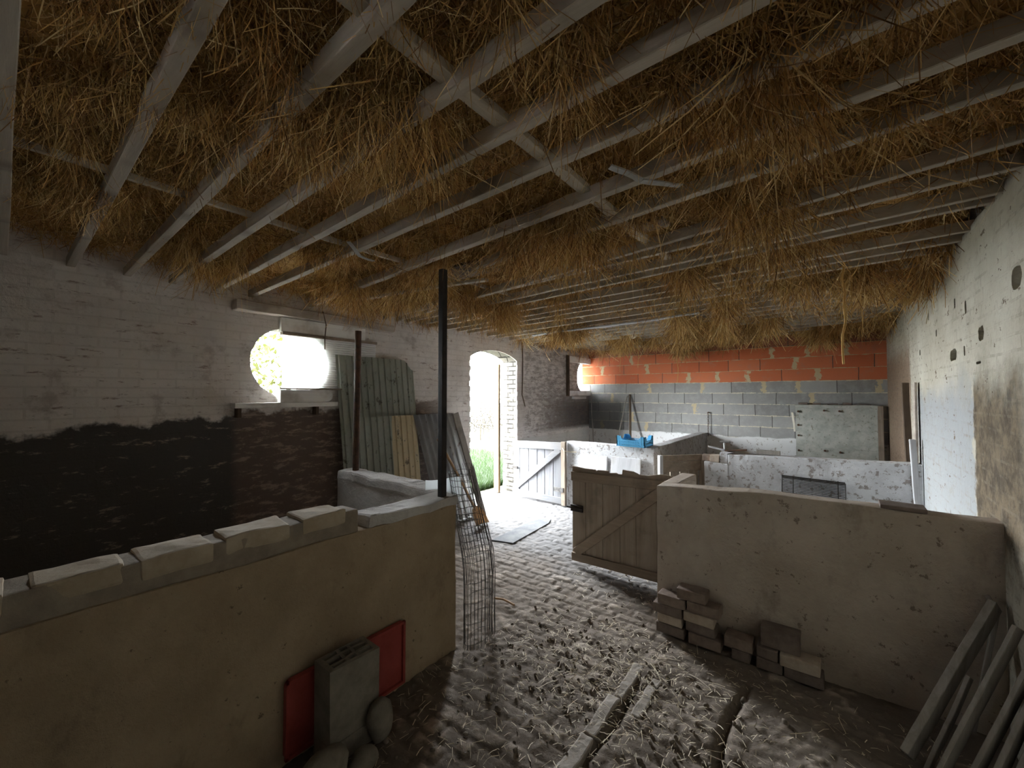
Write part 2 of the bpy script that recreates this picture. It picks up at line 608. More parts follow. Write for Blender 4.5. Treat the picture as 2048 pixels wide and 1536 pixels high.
def mat_leaf(name, c1, c2):
    n = N(name, 0.6)
    tr = n.new('ShaderNodeBsdfTranslucent')
    c = n.mix(n.noise(9, 2, 0.5), c1, c2)
    n.put(tr.inputs['Color'], c)
    n.put(n.b.inputs['Base Color'], c)
    mx = n.new('ShaderNodeMixShader')
    mx.inputs[0].default_value = 0.4
    n.t.links.new(n.b.outputs[0], mx.inputs[1])
    n.t.links.new(tr.outputs[0], mx.inputs[2])
    n.t.links.new(mx.outputs[0], n.t.nodes['Material Output'].inputs['Surface'])
    return n.m


def mat_green_sheet(name, with_cream):
    n = N(name, 0.6)
    xyz = n.sep()
    y, z = xyz[1], xyz[2]
    st = n.noise(5, 6, 0.7, n.map((1, 1, 0.35)))
    col = n.mix(n.step(st, 0.35, 0.7), (0.44, 0.47, 0.41), (0.58, 0.60, 0.53))
    if with_cream:
        col = n.mix(n.step(n.math('ADD', y, n.math('MULTIPLY', n.noise(9, 3, 0.6), 0.02)), 0.105, 0.115), col, n.mix(st, (0.74, 0.63, 0.42), (0.84, 0.75, 0.55)))
    sp = n.noise(13, 6, 0.75, n.map((1, 1, 0.8)))
    col = n.mix(n.math('MULTIPLY', n.step(sp, 0.56, 0.66), 0.8), col, (0.12, 0.095, 0.065))
    return n.done(col, n.bump(n.noise(40, 4, 0.6), 0.3, 0.004))


M = dict(
    wl=mat_wall_left(), wr=mat_wall_right(), wb=mat_wall_back(), floor=mat_floor(), hay=mat_hay(),
    penL=mat_pen('brown_render', (0.30, 0.225, 0.145), (0.40, 0.31, 0.21), (0.12, 0.085, 0.055), pit=0.63),
    penR=mat_pen('grey_brown_render', (0.38, 0.315, 0.255), (0.48, 0.41, 0.34), (0.14, 0.105, 0.085), pit=0.61),
    lime=mat_pen('flaking_limewash', (0.46, 0.46, 0.465), (0.62, 0.62, 0.625), (0.22, 0.18, 0.15), pit=0.55),
    cap=mat_pen('dusty_cap', (0.40, 0.37, 0.345), (0.55, 0.53, 0.50), (0.20, 0.16, 0.13)),
    cope=plain('coping_brick', (0.34, 0.27, 0.185), (0.46, 0.385, 0.29), 7, bump=0.5),
    mortar=plain('lime_mortar', (0.22, 0.18, 0.14), (0.32, 0.27, 0.21), 9, bump=0.6),
    joist=wood('dusty_softwood', (0.37, 0.315, 0.25), (0.49, 0.43, 0.355), 0),
    batten=wood('grey_batten', (0.44, 0.375, 0.29), (0.56, 0.49, 0.39), 1),
    brownwood=wood('weathered_brown_wood', (0.24, 0.19, 0.145), (0.36, 0.30, 0.235), 2),
    brownrail=wood('weathered_brown_rail', (0.22, 0.17, 0.125), (0.32, 0.255, 0.195), 0),
    darkwood=wood('dark_old_wood', (0.075, 0.052, 0.036), (0.13, 0.09, 0.06), 2),
    greywood=wood('silvered_wood', (0.22, 0.20, 0.175), (0.34, 0.31, 0.28), 2),
    whitewood=wood('white_painted_wood', (0.42, 0.42, 0.43), (0.55, 0.55, 0.56), 2, dirt=(0.36, 0.33, 0.30)),
    gatewood=wood('washed_gate_wood', (0.125, 0.125, 0.132), (0.19, 0.19, 0.20), 2, dirt=(0.20, 0.18, 0.165)),
    gaterail=wood('washed_gate_rail', (0.145, 0.145, 0.15), (0.205, 0.205, 0.21), 0, dirt=(0.20, 0.18, 0.165)),
    whiterail=wood('white_painted_rail', (0.40, 0.40, 0.41), (0.52, 0.52, 0.53), 0, dirt=(0.36, 0.33, 0.30)),
    whiteplank=wood('white_painted_plank', (0.74, 0.73, 0.70), (0.85, 0.84, 0.81), 1, dirt=(0.34, 0.28, 0.23)),
    lintel=wood('limed_beam', (0.36, 0.30, 0.25), (0.52, 0.46, 0.40), 1),
    rust=plain('rusty_steel', (0.045, 0.028, 0.02), (0.12, 0.06, 0.035), 22, 0.75, 0.4),
    iron=plain('black_iron', (0.012, 0.010, 0.009), (0.035, 0.027, 0.022), 14, 0.6, 0.3),
    wire=plain('galvanised_wire', (0.075, 0.07, 0.065), (0.17, 0.16, 0.15), 25, 0.7, 0.1),
    corr=plain('weathered_corrugated_iron', (0.32, 0.32, 0.32), (0.46, 0.46, 0.45), 5, 0.5, 0.2, spots=((0.14, 0.10, 0.075), 0.6), stretch=(1, 1, .4)),
    blue=plain('blue_plastic', (0.10, 0.37, 0.60), (0.13, 0.42, 0.66), 6, 0.4, 0.05),
    teal=plain('dark_teal_plastic', (0.012, 0.09, 0.15), (0.02, 0.12, 0.18), 6, 0.4, 0.05),
    plastic=mat_translucent(),
    panel=plain('lichen_grey_panel', (0.36, 0.375, 0.335), (0.52, 0.53, 0.48), 9, 0.8, 0.25, spots=((0.25, 0.24, 0.19), 0.58)),
    concrete=plain('pale_concrete', (0.16, 0.14, 0.11), (0.25, 0.225, 0.185), 10, 0.95, 0.6),
    red=plain('faded_red_enamel', (0.24, 0.035, 0.028), (0.34, 0.065, 0.055), 6, 0.55, 0.15),
    brickA=plain('old_brick_brown', (0.17, 0.125, 0.10), (0.27, 0.21, 0.17), 12, 0.95, 0.7),
    brickB=plain('old_brick_pale', (0.34, 0.27, 0.21), (0.47, 0.40, 0.325), 12, 0.95, 0.7),
    brickC=plain('old_brick_grey', (0.13, 0.10, 0.085), (0.20, 0.16, 0.135), 12, 0.95, 0.7),
    shovel=wood('brown_spade', (0.30, 0.19, 0.105), (0.42, 0.28, 0.16), 2),
    straw=plain('dry_straw', (0.50, 0.42, 0.29), (0.72, 0.64, 0.49), 20, 0.8, 0.0),
    dung=plain('dry_dung', (0.12, 0.095, 0.073), (0.24, 0.20, 0.16), 20, 1.0, 0.6),
    slab=plain('grey_stone_slab', (0.095, 0.097, 0.104), (0.15, 0.149, 0.148), 6, 0.95, 0.4, spec=.06),
    kerb=plain('dirt_covered_stone', (0.24, 0.205, 0.17), (0.33, 0.29, 0.25), 8, 0.9, 0.6),
    glassy=plain('milk_glass', (0.70, 0.66, 0.55), (0.8, 0.76, 0.66), 5, 0.3, 0.0, spec=0.5),
    web=plain('grey_cobweb_rag', (0.30, 0.29, 0.27), (0.40, 0.39, 0.37), 14, 0.9, 0.3),
    grass=mat_leaf('meadow_grass', (0.008, 0.017, 0.003), (0.014, 0.026, 0.006)),
    leaf=mat_leaf('spring_leaves', (0.012, 0.014, 0.002), (0.03, 0.03, 0.006)),
    twig=plain('hedge_twigs', (0.007, 0.0055, 0.0025), (0.013, 0.010, 0.005), 5, 0.9, 0.0),
    soil=plain('meadow_soil', (0.010, 0.014, 0.006), (0.10, 0.10, 0.08), 1.1, 0.95, 0.3),
    green=mat_green_sheet('grey_green_ribbed_sheet', False),
    cream=mat_green_sheet('grey_green_and_cream_sheet', True),
    dark=plain('loft_boards', (0.03, 0.022, 0.016), (0.06, 0.045, 0.032), 5, 0.95, 0.4),
    loft=wood('loft_plank', (0.16, 0.12, 0.09), (0.24, 0.185, 0.14), 0),
    doorwood=wood('honey_door_wood', (0.11, 0.065, 0.025), (0.22, 0.15, 0.07), 2),
)

# ------------------------------------------------------------------ room shell
XL, XR, YB, YF, ZT = -4.1, 0.62, 7.85, -1.6, 2.78


def jag(y, z0, z1, amp, sgn):
    """ragged brick edge going up from z0 to z1"""
    out = []
    z = z0
    k = 0
    while z < z1 - 0.02:
        d = (0.012 if k % 2 else -0.004) * sgn * amp + random.uniform(-.004, .004)
        out.append((y + d, z + 0.004))
        out.append((y + d, min(z + 0.07, z1) - 0.004))
        z += 0.074
        k += 1
    return out


Y0, Y1 = 4.21, 5.32
door_l = jag(Y0, -0.05, 2.16, 1.0, 1)
door_r = jag(Y1, -0.05, 2.16, 0.4, -1)
ymid, half, rise = (Y0 + Y1) / 2, (Y1 - Y0) / 2, 0.125
R_arch = (half * half + rise * rise) / (2 * rise)
arch = []
for k in range(1, 14):
    yy = Y0 + (Y1 - Y0) * k / 14
    arch.append((yy, 2.16 + rise - R_arch + math.sqrt(R_arch ** 2 - (yy - ymid) ** 2)))
outer = [(YF - .3, -0.3), (Y0 - 0.01, -0.3)] + door_l + arch + door_r[::-1] + [(Y1 + .01, -0.3), (8.15, -0.3), (8.15, ZT), (YF - .3, ZT)]


def circ(cy, cz, r, n=40, wob=0.004):
    return [(cy + (r + random.uniform(-wob, wob)) * math.cos(2 * pi * k / n), cz + (r + random.uniform(-wob, wob)) * math.sin(2 * pi * k / n)) for k in range(n)]


bm = prism_bm(outer, [circ(1.72, 1.905, 0.33), circ(7.68, 1.96, 0.34)], lambda a, b: Vector((XL, a, b)), (-0.3, 0, 0))
wall_left = struct('wall_left', bm, M['wl'])
# plank frame of the doorway standing in the outer reveal
fr = bmesh.new()
box_bm(-4.40, -4.30, 5.085, 5.125, 0, 2.06, 0.004, fr)
box_bm(-4.40, -4.33, 5.125, 5.165, 0, 2.10, 0.004, fr)
box_bm(-4.40, -4.35, 5.165, 5.185, 0, 2.12, 0.004, fr)
struct('door_1', fr, M['doorwood'])

# back wall
bm = box_bm(XL - 0.3, XR + .4, YB, YB + 0.25, -0.3, ZT)
struct('wall_back', bm, M['wb'])
# right wall with putlog holes and a ledge at its head
holes = []
for a, b, c, d in ((3.15, 3.25, 1.885, 1.96), (3.74, 3.92, 1.82, 1.895), (2.60, 2.72, 2.05, 2.14), (3.475, 3.515, 2.075, 2.15), (3.735, 3.775, 2.15, 2.21),
                   (4.33, 4.37, 2.035, 2.09), (3.53, 3.565, 1.83, 1.89), (3.21, 3.31, 1.765, 1.78), (5.06, 5.11, 1.95, 2.0), (4.62, 4.66, 2.2, 2.26)):
    n = 9
    lp = []
    for k in range(14):
        t = 2 * pi * k / 14
        cx, cz = math.cos(t), math.sin(t)
        m = max(abs(cx), abs(cz)) ** 0.8
        lp.append(((a + b) / 2 + (b - a) / 2 * cx / m * random.uniform(.88, 1.1), (c + d) / 2 + (d - c) / 2 * cz / m * random.uniform(.88, 1.1)))
    holes.append(lp)
top = []
yy = 8.1
while yy > YF - .3:
    top.append((yy, 2.545 + 0.02 * mnoise.noise(Vector((yy * 3, 0, 0))) + random.uniform(-.008, .008)))
    yy -= 0.07
bm = prism_bm([(YF - .3, -0.3), (8.1, -0.3)] + top, holes, lambda a, b: Vector((XR, a, b)), (0.14, 0, 0))
box_bm(XR + 0.14, XR + .3, YF - .3, 8.1, -0.3, 2.5, 0, bm)
box_bm(XR + 0.05, XR + .3, YF - .3, 8.1, 2.5, ZT, 0, bm, 0.12, 0.035, 3.0, 5.0)
struct('wall_right', bm, M['wr'])
bm = prism_bm([(XL - .3, -.3), (XR + .4, -.3), (XR + .4, ZT), (XL - .3, ZT)], [[(-1.35, 1.90), (-.95, 1.90), (-.95, 2.0), (-1.35, 2.0)]], lambda a, c: Vector((a, YF, c)), (0, -.25, 0))  # small opening added behind the camera to lift the near shadows
struct('wall_rear', bm, M['wl'])
bm = box_bm(XL - .4, XR + .5, YF - .3, 8.2, ZT, ZT + 0.1)
struct('ceiling', bm, M['dark'])

# ---- floor: real brick setts under dirt
xs = np.concatenate([np.arange(XL - .35, -3.55, .05), np.arange(-3.55, .2, .0125), np.arange(.2, XR + .2, .05)])
ys = np.concatenate([np.arange(YF - .1, .6, .06), np.arange(.6, 5.35, .0125), np.arange(5.35, YB + .15, .08)])


def vnoise(x, y, f, seed):
    """value noise, numpy"""
    r = np.random.default_rng(seed).random((256, 256))
    x, y = x * f + 91.3, y * f + 57.7
    xi, yi = np.floor(x).astype(int), np.floor(y).astype(int)
    tx, ty = x - xi, y - yi
    tx, ty = tx * tx * (3 - 2 * tx), ty * ty * (3 - 2 * ty)
    g = lambda a, b: r[a % 256, b % 256]
    return (g(xi, yi) * (1 - tx) + g(xi + 1, yi) * tx) * (1 - ty) + (g(xi, yi + 1) * (1 - tx) + g(xi + 1, yi + 1) * tx) * ty - .5


GX, GY = np.meshgrid(xs, ys)
ca, sa = math.cos(0.05), math.sin(0.05)
wx = GX + .02 * vnoise(GX, GY, 4, 1)
wy = GY + .022 * vnoise(GX, GY, 3.0, 2)
u_, v_ = ca * wx + sa * wy, -sa * wx + ca * wy
rw = np.floor(v_ / 0.098)
fu = (u_ / 0.205 + (rw % 2) * .5)
fu -= np.floor(fu)
fv = v_ / 0.098 - rw
ed = np.minimum(np.minimum(fu, 1 - fu) * 0.205, np.minimum(fv, 1 - fv) * .098)
cell = np.random.default_rng(5).random((512, 512))[(rw.astype(int)) % 512, np.floor(u_ / .205 + (rw % 2) * .5).astype(int) % 512]
sett = np.clip(ed / 0.022, 0, 1)
sett = sett * sett * (3 - 2 * sett)
dirt = np.clip(.5 + 2.2 * vnoise(GX, GY, 1.1, 3) + 1.2 * vnoise(GX, GY, 3.7, 4), 0.12, 1)
GZ = -0.012 + (sett - 1) * .0085 * (1.05 - .75 * dirt) + (cell - .5) * .006 * (1.1 - .6 * dirt) + .006 * vnoise(GX, GY, 4, 6) + .008 * vnoise(GX, GY, 15, 7) + .011 * vnoise(GX, GY, 31, 8) * dirt + .006 * vnoise(GX, GY, 55, 9)
# the drain channel by the camera and the sunken strip beside it
gut = np.exp(-((GX + 0.40 - .03 * np.sin(GY * 5)) / .018) ** 2) * np.clip((GY - 1.6) * 3, 0, 1) * np.clip((2.75 - GY) * 4, 0, 1)
GZ -= .04 * gut
gut2 = np.exp(-((GX + 0.875 + .012 * np.sin(GY * 9)) / .018) ** 2) * np.clip((GY - 1.2) * 3, 0, 1) * np.clip((2.35 - GY) * 4, 0, 1)
GZ -= .03 * gut2
nx, ny = len(xs), len(ys)
idx = np.arange(nx * ny).reshape(ny, nx)
faces = np.stack([idx[:-1, :-1], idx[:-1, 1:], idx[1:, 1:], idx[1:, :-1]], -1).reshape(-1, 4)
me = mesh_np('floor', np.stack([GX, GY, GZ], -1).reshape(-1, 3), faces)
fl = obj('floor', me, M['floor'])
fl['kind'] = 'structure'

# ------------------------------------------------------------------ outside
bm = box_bm(-60, XL - .31, -40, 60, -0.25, -0.02)
o = struct('ground_outside', bm, M['soil'])


def blades(n, fx, h0, h1, w, bend, seg=2, down=False):
    """n ribbons; fx(rng, n) gives the roots"""
    P = fx(n)
    L = RNG.uniform(h0, h1, n)
    a = RNG.uniform(0, 2 * pi, n)
    side = np.stack([np.cos(a), np.sin(a), np.zeros(n)], -1)
    lean = np.stack([-np.sin(a), np.cos(a), np.zeros(n)], -1) * RNG.uniform(0, bend, n)[:, None]
    V = []
    for k in range(seg + 1):
        t = k / seg
        c = P + np.array([0, 0, 1.0]) * (L * t)[:, None] + lean * (L * t * t)[:, None]
        ww = (w * (1 - .8 * t) / 2)
        V.append(c - side * ww)
        V.append(c + side * ww)
    V = np.stack(V, 1)
    m = (seg + 1) * 2
    base = (np.arange(n) * m)[:, None]
    fs = np.concatenate([base + np.array([2 * k, 2 * k + 1, 2 * k + 3, 2 * k + 2]) for k in range(seg)], 0)
    return V.reshape(-1, 3), fs


V, Fc = blades(52000, lambda n: np.stack([-4.66 - 3.6 * RNG.random(n) ** 1.5, RNG.uniform(4.0, 8.6, n), np.full(n, -0.03)], -1), .06, .20, .008, .8)
g = obj('outside_grass', mesh_np('outside_grass', V, Fc), M['grass'])
tag(g, 'bright green grass growing outside the open doorway', 'grass', kind='stuff')


def leaf_cloud(n, cen, rad, size):
    d = RNG.normal(size=(n, 3))
    d /= np.linalg.norm(d, axis=1)[:, None]
    c = np.array(cen) + d * (RNG.random(n) ** .45)[:, None] * np.array(rad)
    a = RNG.normal(size=(n, 3))
    a /= np.linalg.norm(a, axis=1)[:, None]
    b = np.cross(a, RNG.normal(size=(n, 3)))
    b /= np.linalg.norm(b, axis=1)[:, None]
    s = RNG.uniform(.6, 1.3, n)[:, None] * size
    V = np.stack([c - a * s, c - b * s * .45, c + a * s, c + b * s * .45], 1)
    return V.reshape(-1, 3), np.arange(n * 4).reshape(n, 4)


tr = thing('garden_tree', 'leafy yellow-green tree seen through the round window', 'tree', (-8.2, 2.6, 0))
V, Fc = leaf_cloud(2300, (0, 0, 2.2), (1.1, 1.5, 1.4), .065)
obj('foliage', mesh_np('foliage', V, Fc), M['leaf'], tr)
obj('trunk', tube_bm([(-8.2, 2.6, -.03), (-8.22, 2.62, 1.0), (-8.15, 2.58, 2.2)], .07, 8, None, .03), M['twig'], tr)
hd = thing('garden_hedge', 'low scrubby hedge beyond the grass outside the doorway', 'hedge', (-12.5, 13.5, 0))
V, Fc = leaf_cloud(5200, (0, 0, .35), (.9, 6.5, .85), .05)
V[:, 2] = np.abs(V[:, 2])
obj('foliage', mesh_np('foliage', V, Fc), M['twig'], hd)
# slender climbing shoots seen high in the doorway
bm = bmesh.new()
for k in range(7):
    x, y = -9.5 + random.uniform(-.3, .3), 10.6 + random.uniform(-.5, .5)
    pts = [(x, y, -.03)]
    for q in range(7):
        pts.append((x + random.uniform(-.12, .12) * (q + 1) * .5, y + random.uniform(-.12, .12) * (q + 1) * .5, .1 + .42 * (q + 1)))
    tube_bm(pts, .018, 5, bm, .006)
solo('garden_sapling', bm, M['twig'], 'thin bare sapling stems seen through the open doorway', 'sapling')
bm = bmesh.new()
for k in range(6):
    x, y = -4.75 + random.uniform(-.08, .08), 4.72 + random.uniform(-.06, .06)
    h = random.uniform(.35, .62)
    tube_bm([(x, y, -.03), (x + random.uniform(-.04, .04), y + random.uniform(-.03, .03), h * .6), (x + random.uniform(-.1, .1), y + random.uniform(-.06, .06), h)], .004, 5, bm, .002)
solo('weed', bm, M['grass'], 'thin tall weed stalks at the left edge of the doorway', 'weed')

# ------------------------------------------------------------------ pen walls
# near-left pen: long wall towards the camera, a short return towards the left wall
bm = box_bm(-2.08, -1.9, YF, 1.83, -0.05, 0.905, 0.012, None, 0.09, 0.006, 1.0, 2.5)
pl = struct('wall_pen_left', bm, M['penL'])
bm = bmesh.new()
mb = box_bm(-2.068, -1.910, YF, 1.15, 0.90, 1.014, 0.01, None, 0.07, 0.008, 2.0, 6)
obj('coping_mortar', mb, M['mortar'], pl)
y = YF + .05
k = 0
while y < 1.0:
    L = random.uniform(.20, .25)
    if y + L > 1.13:
        L = 1.13 - y
    if L > .08:
        box_bm(-2.075 + random.uniform(-.006, .006), -1.905 + random.uniform(-.006, .004), y, y + L, 0.935 + random.uniform(-.012, .03), 1.026 + random.uniform(-.006, .006), 0.012, bm, 0.05, 0.008, 5 + k, 7)
    y += L + random.uniform(.03, .055)
    k += 1
obj('coping_bricks', bm, M['cope'], pl)
bm = box_bm(-2.09, -1.89, 1.20, 1.84, 0.895, 0.955, 0.02, None, 0.045, 0.014, 8.0, 6)
obj('broken_cap', bm, M['cap'], pl)
bm = box_bm(-3.32, -2.09, 1.80, 1.95, -0.05, 0.90, 0.01, None, 0.09, 0.006, 4.0, 2.5)
box_bm(-3.32, -2.03, 1.79, 1.96, 0.88, 0.965, 0.02, bm, 0.045, 0.014, 9.0, 6)
struct('wall_pen_left_return', bm, M['cap'])

# near-right pen: wall facing the camera, short return carrying the gate
bm = bmesh.new()
box_bm(-1.0, XR + .02, 2.925, 3.05, -0.05, 0.955, 0.012, bm, 0.08, 0.007, 6.0, 2.5)
for v in bm.verts:
    if v.co.z > .5:
        v.co.z += max(0, min(1, (v.co.x + 1.0) / .6)) * .04 - .012 * max(0, 1 - abs(v.co.x + .6) / .2)
pr = struct('wall_pen_right', bm, M['penR'])
bm = box_bm(-1.0, -0.885, 3.045, 3.56, -0.05, 0.95, 0.012, None, 0.08, 0.006, 7.0, 2.5)
obj('return', bm, M['penR'], pr)

# far pens: limewashed
bm = box_bm(-3.04, -1.77, 5.13, 5.27, -0.05, 0.925, 0.01, None, 0.08, 0.006, 12.0, 2.5)
struct('wall_pen_far', bm, M['lime'])
bm = box_bm(-1.92, -1.77, 5.26, YB + .01, -0.05, 0.925, 0.01, None, 0.09, 0.006, 13.0, 2.5)
struct('wall_pen_far_side', bm, M['lime'])
bm = box_bm(-0.94, XR + .02, 5.12, 5.28, -0.05, 0.925, 0.01, None, 0.08, 0.006, 14.0, 2.5)
for v in bm.verts:
    if v.co.z > .5:
        v.co.z += (v.co.x + .94) / 1.5 * .045
box_bm(-1.19, -0.93, 5.12, 5.28, -0.05, 0.82, 0.01, bm, 0.08, 0.006, 15.0, 2.5)
struct('wall_pen_far_right', bm, M['lime'])

# ------------------------------------------------------------------ joists, battens, loft planks
ORD = ['nearest', 'second', 'third', 'fourth', 'fifth', 'sixth', 'seventh', 'eighth', 'ninth', 'tenth', 'eleventh', 'twelfth', 'thirteenth', 'fourteenth', 'fifteenth', 'sixteenth',
       'seventeenth', 'eighteenth', 'nineteenth', 'twentieth', 'twenty-first', 'twenty-second', 'twenty-third', 'twenty-fourth', 'twenty-fifth', 'twenty-sixth', 'twenty-seventh', 'twenty-eighth', 'twenty-ninth', 'thirtieth']
J = [(-.01, -.01), (.285, .282), (.56, .552), (.83, .828), (1.10, 1.075), (1.362, 1.338), (1.77, 1.63), (2.10, 1.90), (2.64, 2.35), (2.67, 2.57), (2.955, 2.84), (3.13, 2.97), (3.42, 3.37), (3.66, 3.57), (3.86, 3.76),
     (4.11, 4.06), (4.44, 4.30), (4.68, 4.55), (5.0, 4.88), (5.21, 5.07), (5.49, 5.35), (5.77, 5.58), (6.05, 5.86), (6.32, 6.13), (6.6, 6.42), (6.87, 6.71), (7.14, 7.02), (7.42, 7.33)]


def jz(x):
    return 2.48 + .035 * (x + 4.1) / 4.7


for k, (ya, yb) in enumerate(J):
    w = .046 if k < 8 else .036
    f = lambda x: ya + (yb - ya) * (x + 2.0) / 2.0
    x0, x1 = XL, XR + .04
    if k == 7:
        x0 = -1.98
    bm = bar_bm((x0, f(x0), jz(x0) + .03), (x1, f(x1), jz(x1) + .03), w, .06, (0, 0, 1), 0.003, None, 10, 0.004, k * 3.1)
    solo('ceiling_joist', bm, M['joist'], f'{ORD[k]} of the pale ceiling joists counted from the camera', 'joist', 'joists under the hay')
for i, (xb, w) in enumerate(((-.885, .055), (-2.40, .022))):
    bm = bar_bm((xb, -.2, 2.553 + .0), (xb, 5.75, 2.557), w, .03, (0, 0, 1), 0.002, None, 14, 0.006, 20 + i)
    solo('ceiling_batten', bm, M['batten'], ('broad pale batten crossing over the joists towards the back wall', 'thin pale lath crossing over the joists near the left wall')[i], 'batten', 'battens over the joists')
for i, (x0, x1, y0, y1, z) in enumerate(((-3.3, -1.95, 2.08, 2.34, 2.545), (-1.62, -1.0, 2.74, 2.94, 2.55), (-.62, -.1, 2.66, 2.82, 2.555), (-.98, -.7, 2.2, 2.33, 2.55))):
    bm = box_bm(x0, x1, y0, y1, z, z + .018, 0.002, None, .15, .006, 30 + i, 2)
    solo('ceiling_loft_plank', bm, M['loft'], ('wide brown loft plank resting on joists above the tall black post', 'dark loft plank on the joists left of the broad batten', 'short grey loft plank on the joists right of the broad batten', 'stubby pale loft plank beside the broad batten')[i], 'plank', 'loft planks over the joists')
bm = bar_bm((-3.4, 2.0, 2.467), (-2.02, 2.26, 2.467), .045, .02, (0, 0, 1), .002, None, 6, .006, 40)
solo('ceiling_split_lath', bm, M['joist'], 'loose split lath slanting under the joists near the tall black post', 'lath')
bm = bar_bm((-3.35, 4.72, 2.45), (-1.1, 4.60, 2.465), .06, .018, (0, 0, 1), .002, None, 10, .012, 41)
solo('ceiling_pale_board', bm, M['whiterail'], 'long pale board lying crosswise under joists in front of the red blocks', 'board')

# ------------------------------------------------------------------ hay hanging through the joists


def clump(x, y):
    return vnoise(x, y, 1.6, 21) + .9 * vnoise(x, y, 3.9, 22) + .6 * vnoise(x, y, 9.0, 23)


hx = np.arange(XL, XR + .16, .035)
hy = np.arange(-.6, YB + .05, .035)
HX, HY = np.meshgrid(hx, hy)
HZ = 2.69 - .06 * clump(HX, HY) + .05 * vnoise(HX, HY, 17, 24)
HZ = np.clip(HZ, 2.60, 2.765)
idx = np.arange(HX.size).reshape(HX.shape)
hf = np.stack([idx[:-1, :-1], idx[:-1, 1:], idx[1:, 1:], idx[1:, :-1]], -1).reshape(-1, 4)
hv = np.stack([HX, HY, HZ], -1).reshape(-1, 3)


def hay_strands(n, kind):
    m = int(n * 3.2)
    x = RNG.uniform(XL + .02, XR + .02, m)
    y = -.3 + (YB + .25) * RNG.random(m) ** 1.12
    c = clump(x, y)
    keep = RNG.random(m) < np.clip(.22 + 1.0 * (c + .25), .05, 1)
    x, y, c = x[keep][:n], y[keep][:n], c[keep][:n]
    n = len(x)
    if kind == 'hang':
        L = .03 + .085 * RNG.random(n) ** 1.5 + np.clip(c - .17, 0, .6) * .75 * RNG.random(n)
        L = np.minimum(L, .36)
        z = 2.635 - .05 * c + RNG.uniform(-.03, .03, n)
        th, ph = RNG.uniform(0, 2 * pi, n), np.abs(RNG.normal(0, .42, n))
        d = np.stack([np.sin(ph) * np.cos(th), np.sin(ph) * np.sin(th), -np.cos(ph)], -1)
        curl = RNG.normal(0, .28, (n, 3))
        curl[:, 2] = -np.abs(curl[:, 2]) * .4
    else:
        L = .05 + .16 * RNG.random(n)
        z = 2.635 - .06 * c + RNG.uniform(-.05, .03, n)
        d = RNG.normal(0, 1, (n, 3))
        d[:, 2] = d[:, 2] * .45 - .2
        d /= np.linalg.norm(d, axis=1)[:, None]
        curl = RNG.normal(0, .5, (n, 3))
    w = RNG.uniform(.0007, .0021, n) * (1 + 1.0 * np.clip(y, 0, 6) / 3)
    near = np.clip(.45 + y / 2.2, .5, 1)
    L *= near
    z += .04 * (1 - near)
    s = np.cross(d, RNG.normal(size=(n, 3)))
    s /= np.linalg.norm(s, axis=1)[:, None]
    P = np.stack([x, y, z], -1)
    V = []
    seg = 3
    for k in range(seg + 1):
        t = k / seg
        cc = P + d * (L * t)[:, None] + curl * (L * t * t)[:, None]
        cc[:, 0] = np.minimum(cc[:, 0], XR + .04)
        V += [cc - s * w[:, None] * (1 - .5 * t), cc + s * w[:, None] * (1 - .5 * t)]
    V = np.stack(V, 1)
    base = (np.arange(n) * (seg + 1) * 2)[:, None]
    fs = np.concatenate([base + np.array([2 * k, 2 * k + 1, 2 * k + 3, 2 * k + 2]) for k in range(seg)], 0)
    return V.reshape(-1, 3), fs


V1, F1 = hay_strands(170000, 'hang')
V2, F2 = hay_strands(110000, 'tangle')
VV = np.concatenate([hv, V1, V2])
FF = np.concatenate([hf, F1 + len(hv), F2 + len(hv) + len(V1)])
hay = obj('ceiling_hay', mesh_np('ceiling_hay', VV, FF), M['hay'])
tag(hay, 'brown hay hanging down between the ceiling joists', 'hay', kind='stuff')

# straws and strings that hang free
for i, (x, y, z0, z1, r, lab) in enumerate((
        (.07, 3.6, 1.81, 2.6, .007, 'thick dusty string hanging in front of the red blocks near the right wall'),
        (-1.73, 6.0, 1.77, 2.6, .004, 'long thin string hanging in front of the red blocks above the blue crate'),
        (-2.30, 6.0, 2.01, 2.6, .004, 'short string hanging just beside the bulb'),
        (-2.59, 6.0, 1.95, 2.6, .003, 'thin string hanging before the red blocks near the corner window'))):
    pts = [(x + random.uniform(-.012, .012), y, z0 + (z1 - z0) * k / 8) for k in range(9)]
    bm = tube_bm(pts, r, 5)
    if i == 0:
        tube_bm([(x - .03, y, 2.40), (x + .005, y, 2.475), (x + .05, y, 2.478)], .005, 5, bm)
    solo('hanging_string', bm, M['hay'], lab, 'string', 'strings hanging from the ceiling')
b = thing('ceiling_bulb', 'white globe bulb hanging below the hay in front of the red blocks', 'light bulb', (-2.38, 6.0, 2.5))
bm = bmesh.new()
bmesh.ops.create_uvsphere(bm, u_segments=16, v_segments=10, radius=.045)
for v in bm.verts:
    v.co += Vector((-2.38, 6.0, 2.50))
obj('globe', bm, M['glassy'], b, True)
obj('socket', tube_bm([(-2.38, 6.0, 2.535), (-2.372, 6.0, 2.60)], .018, 10), M['iron'], b)
obj('cord', tube_bm([(-2.372, 6.0, 2.60), (-2.37, 6.0, 2.79)], .005, 6), M['iron'], b)
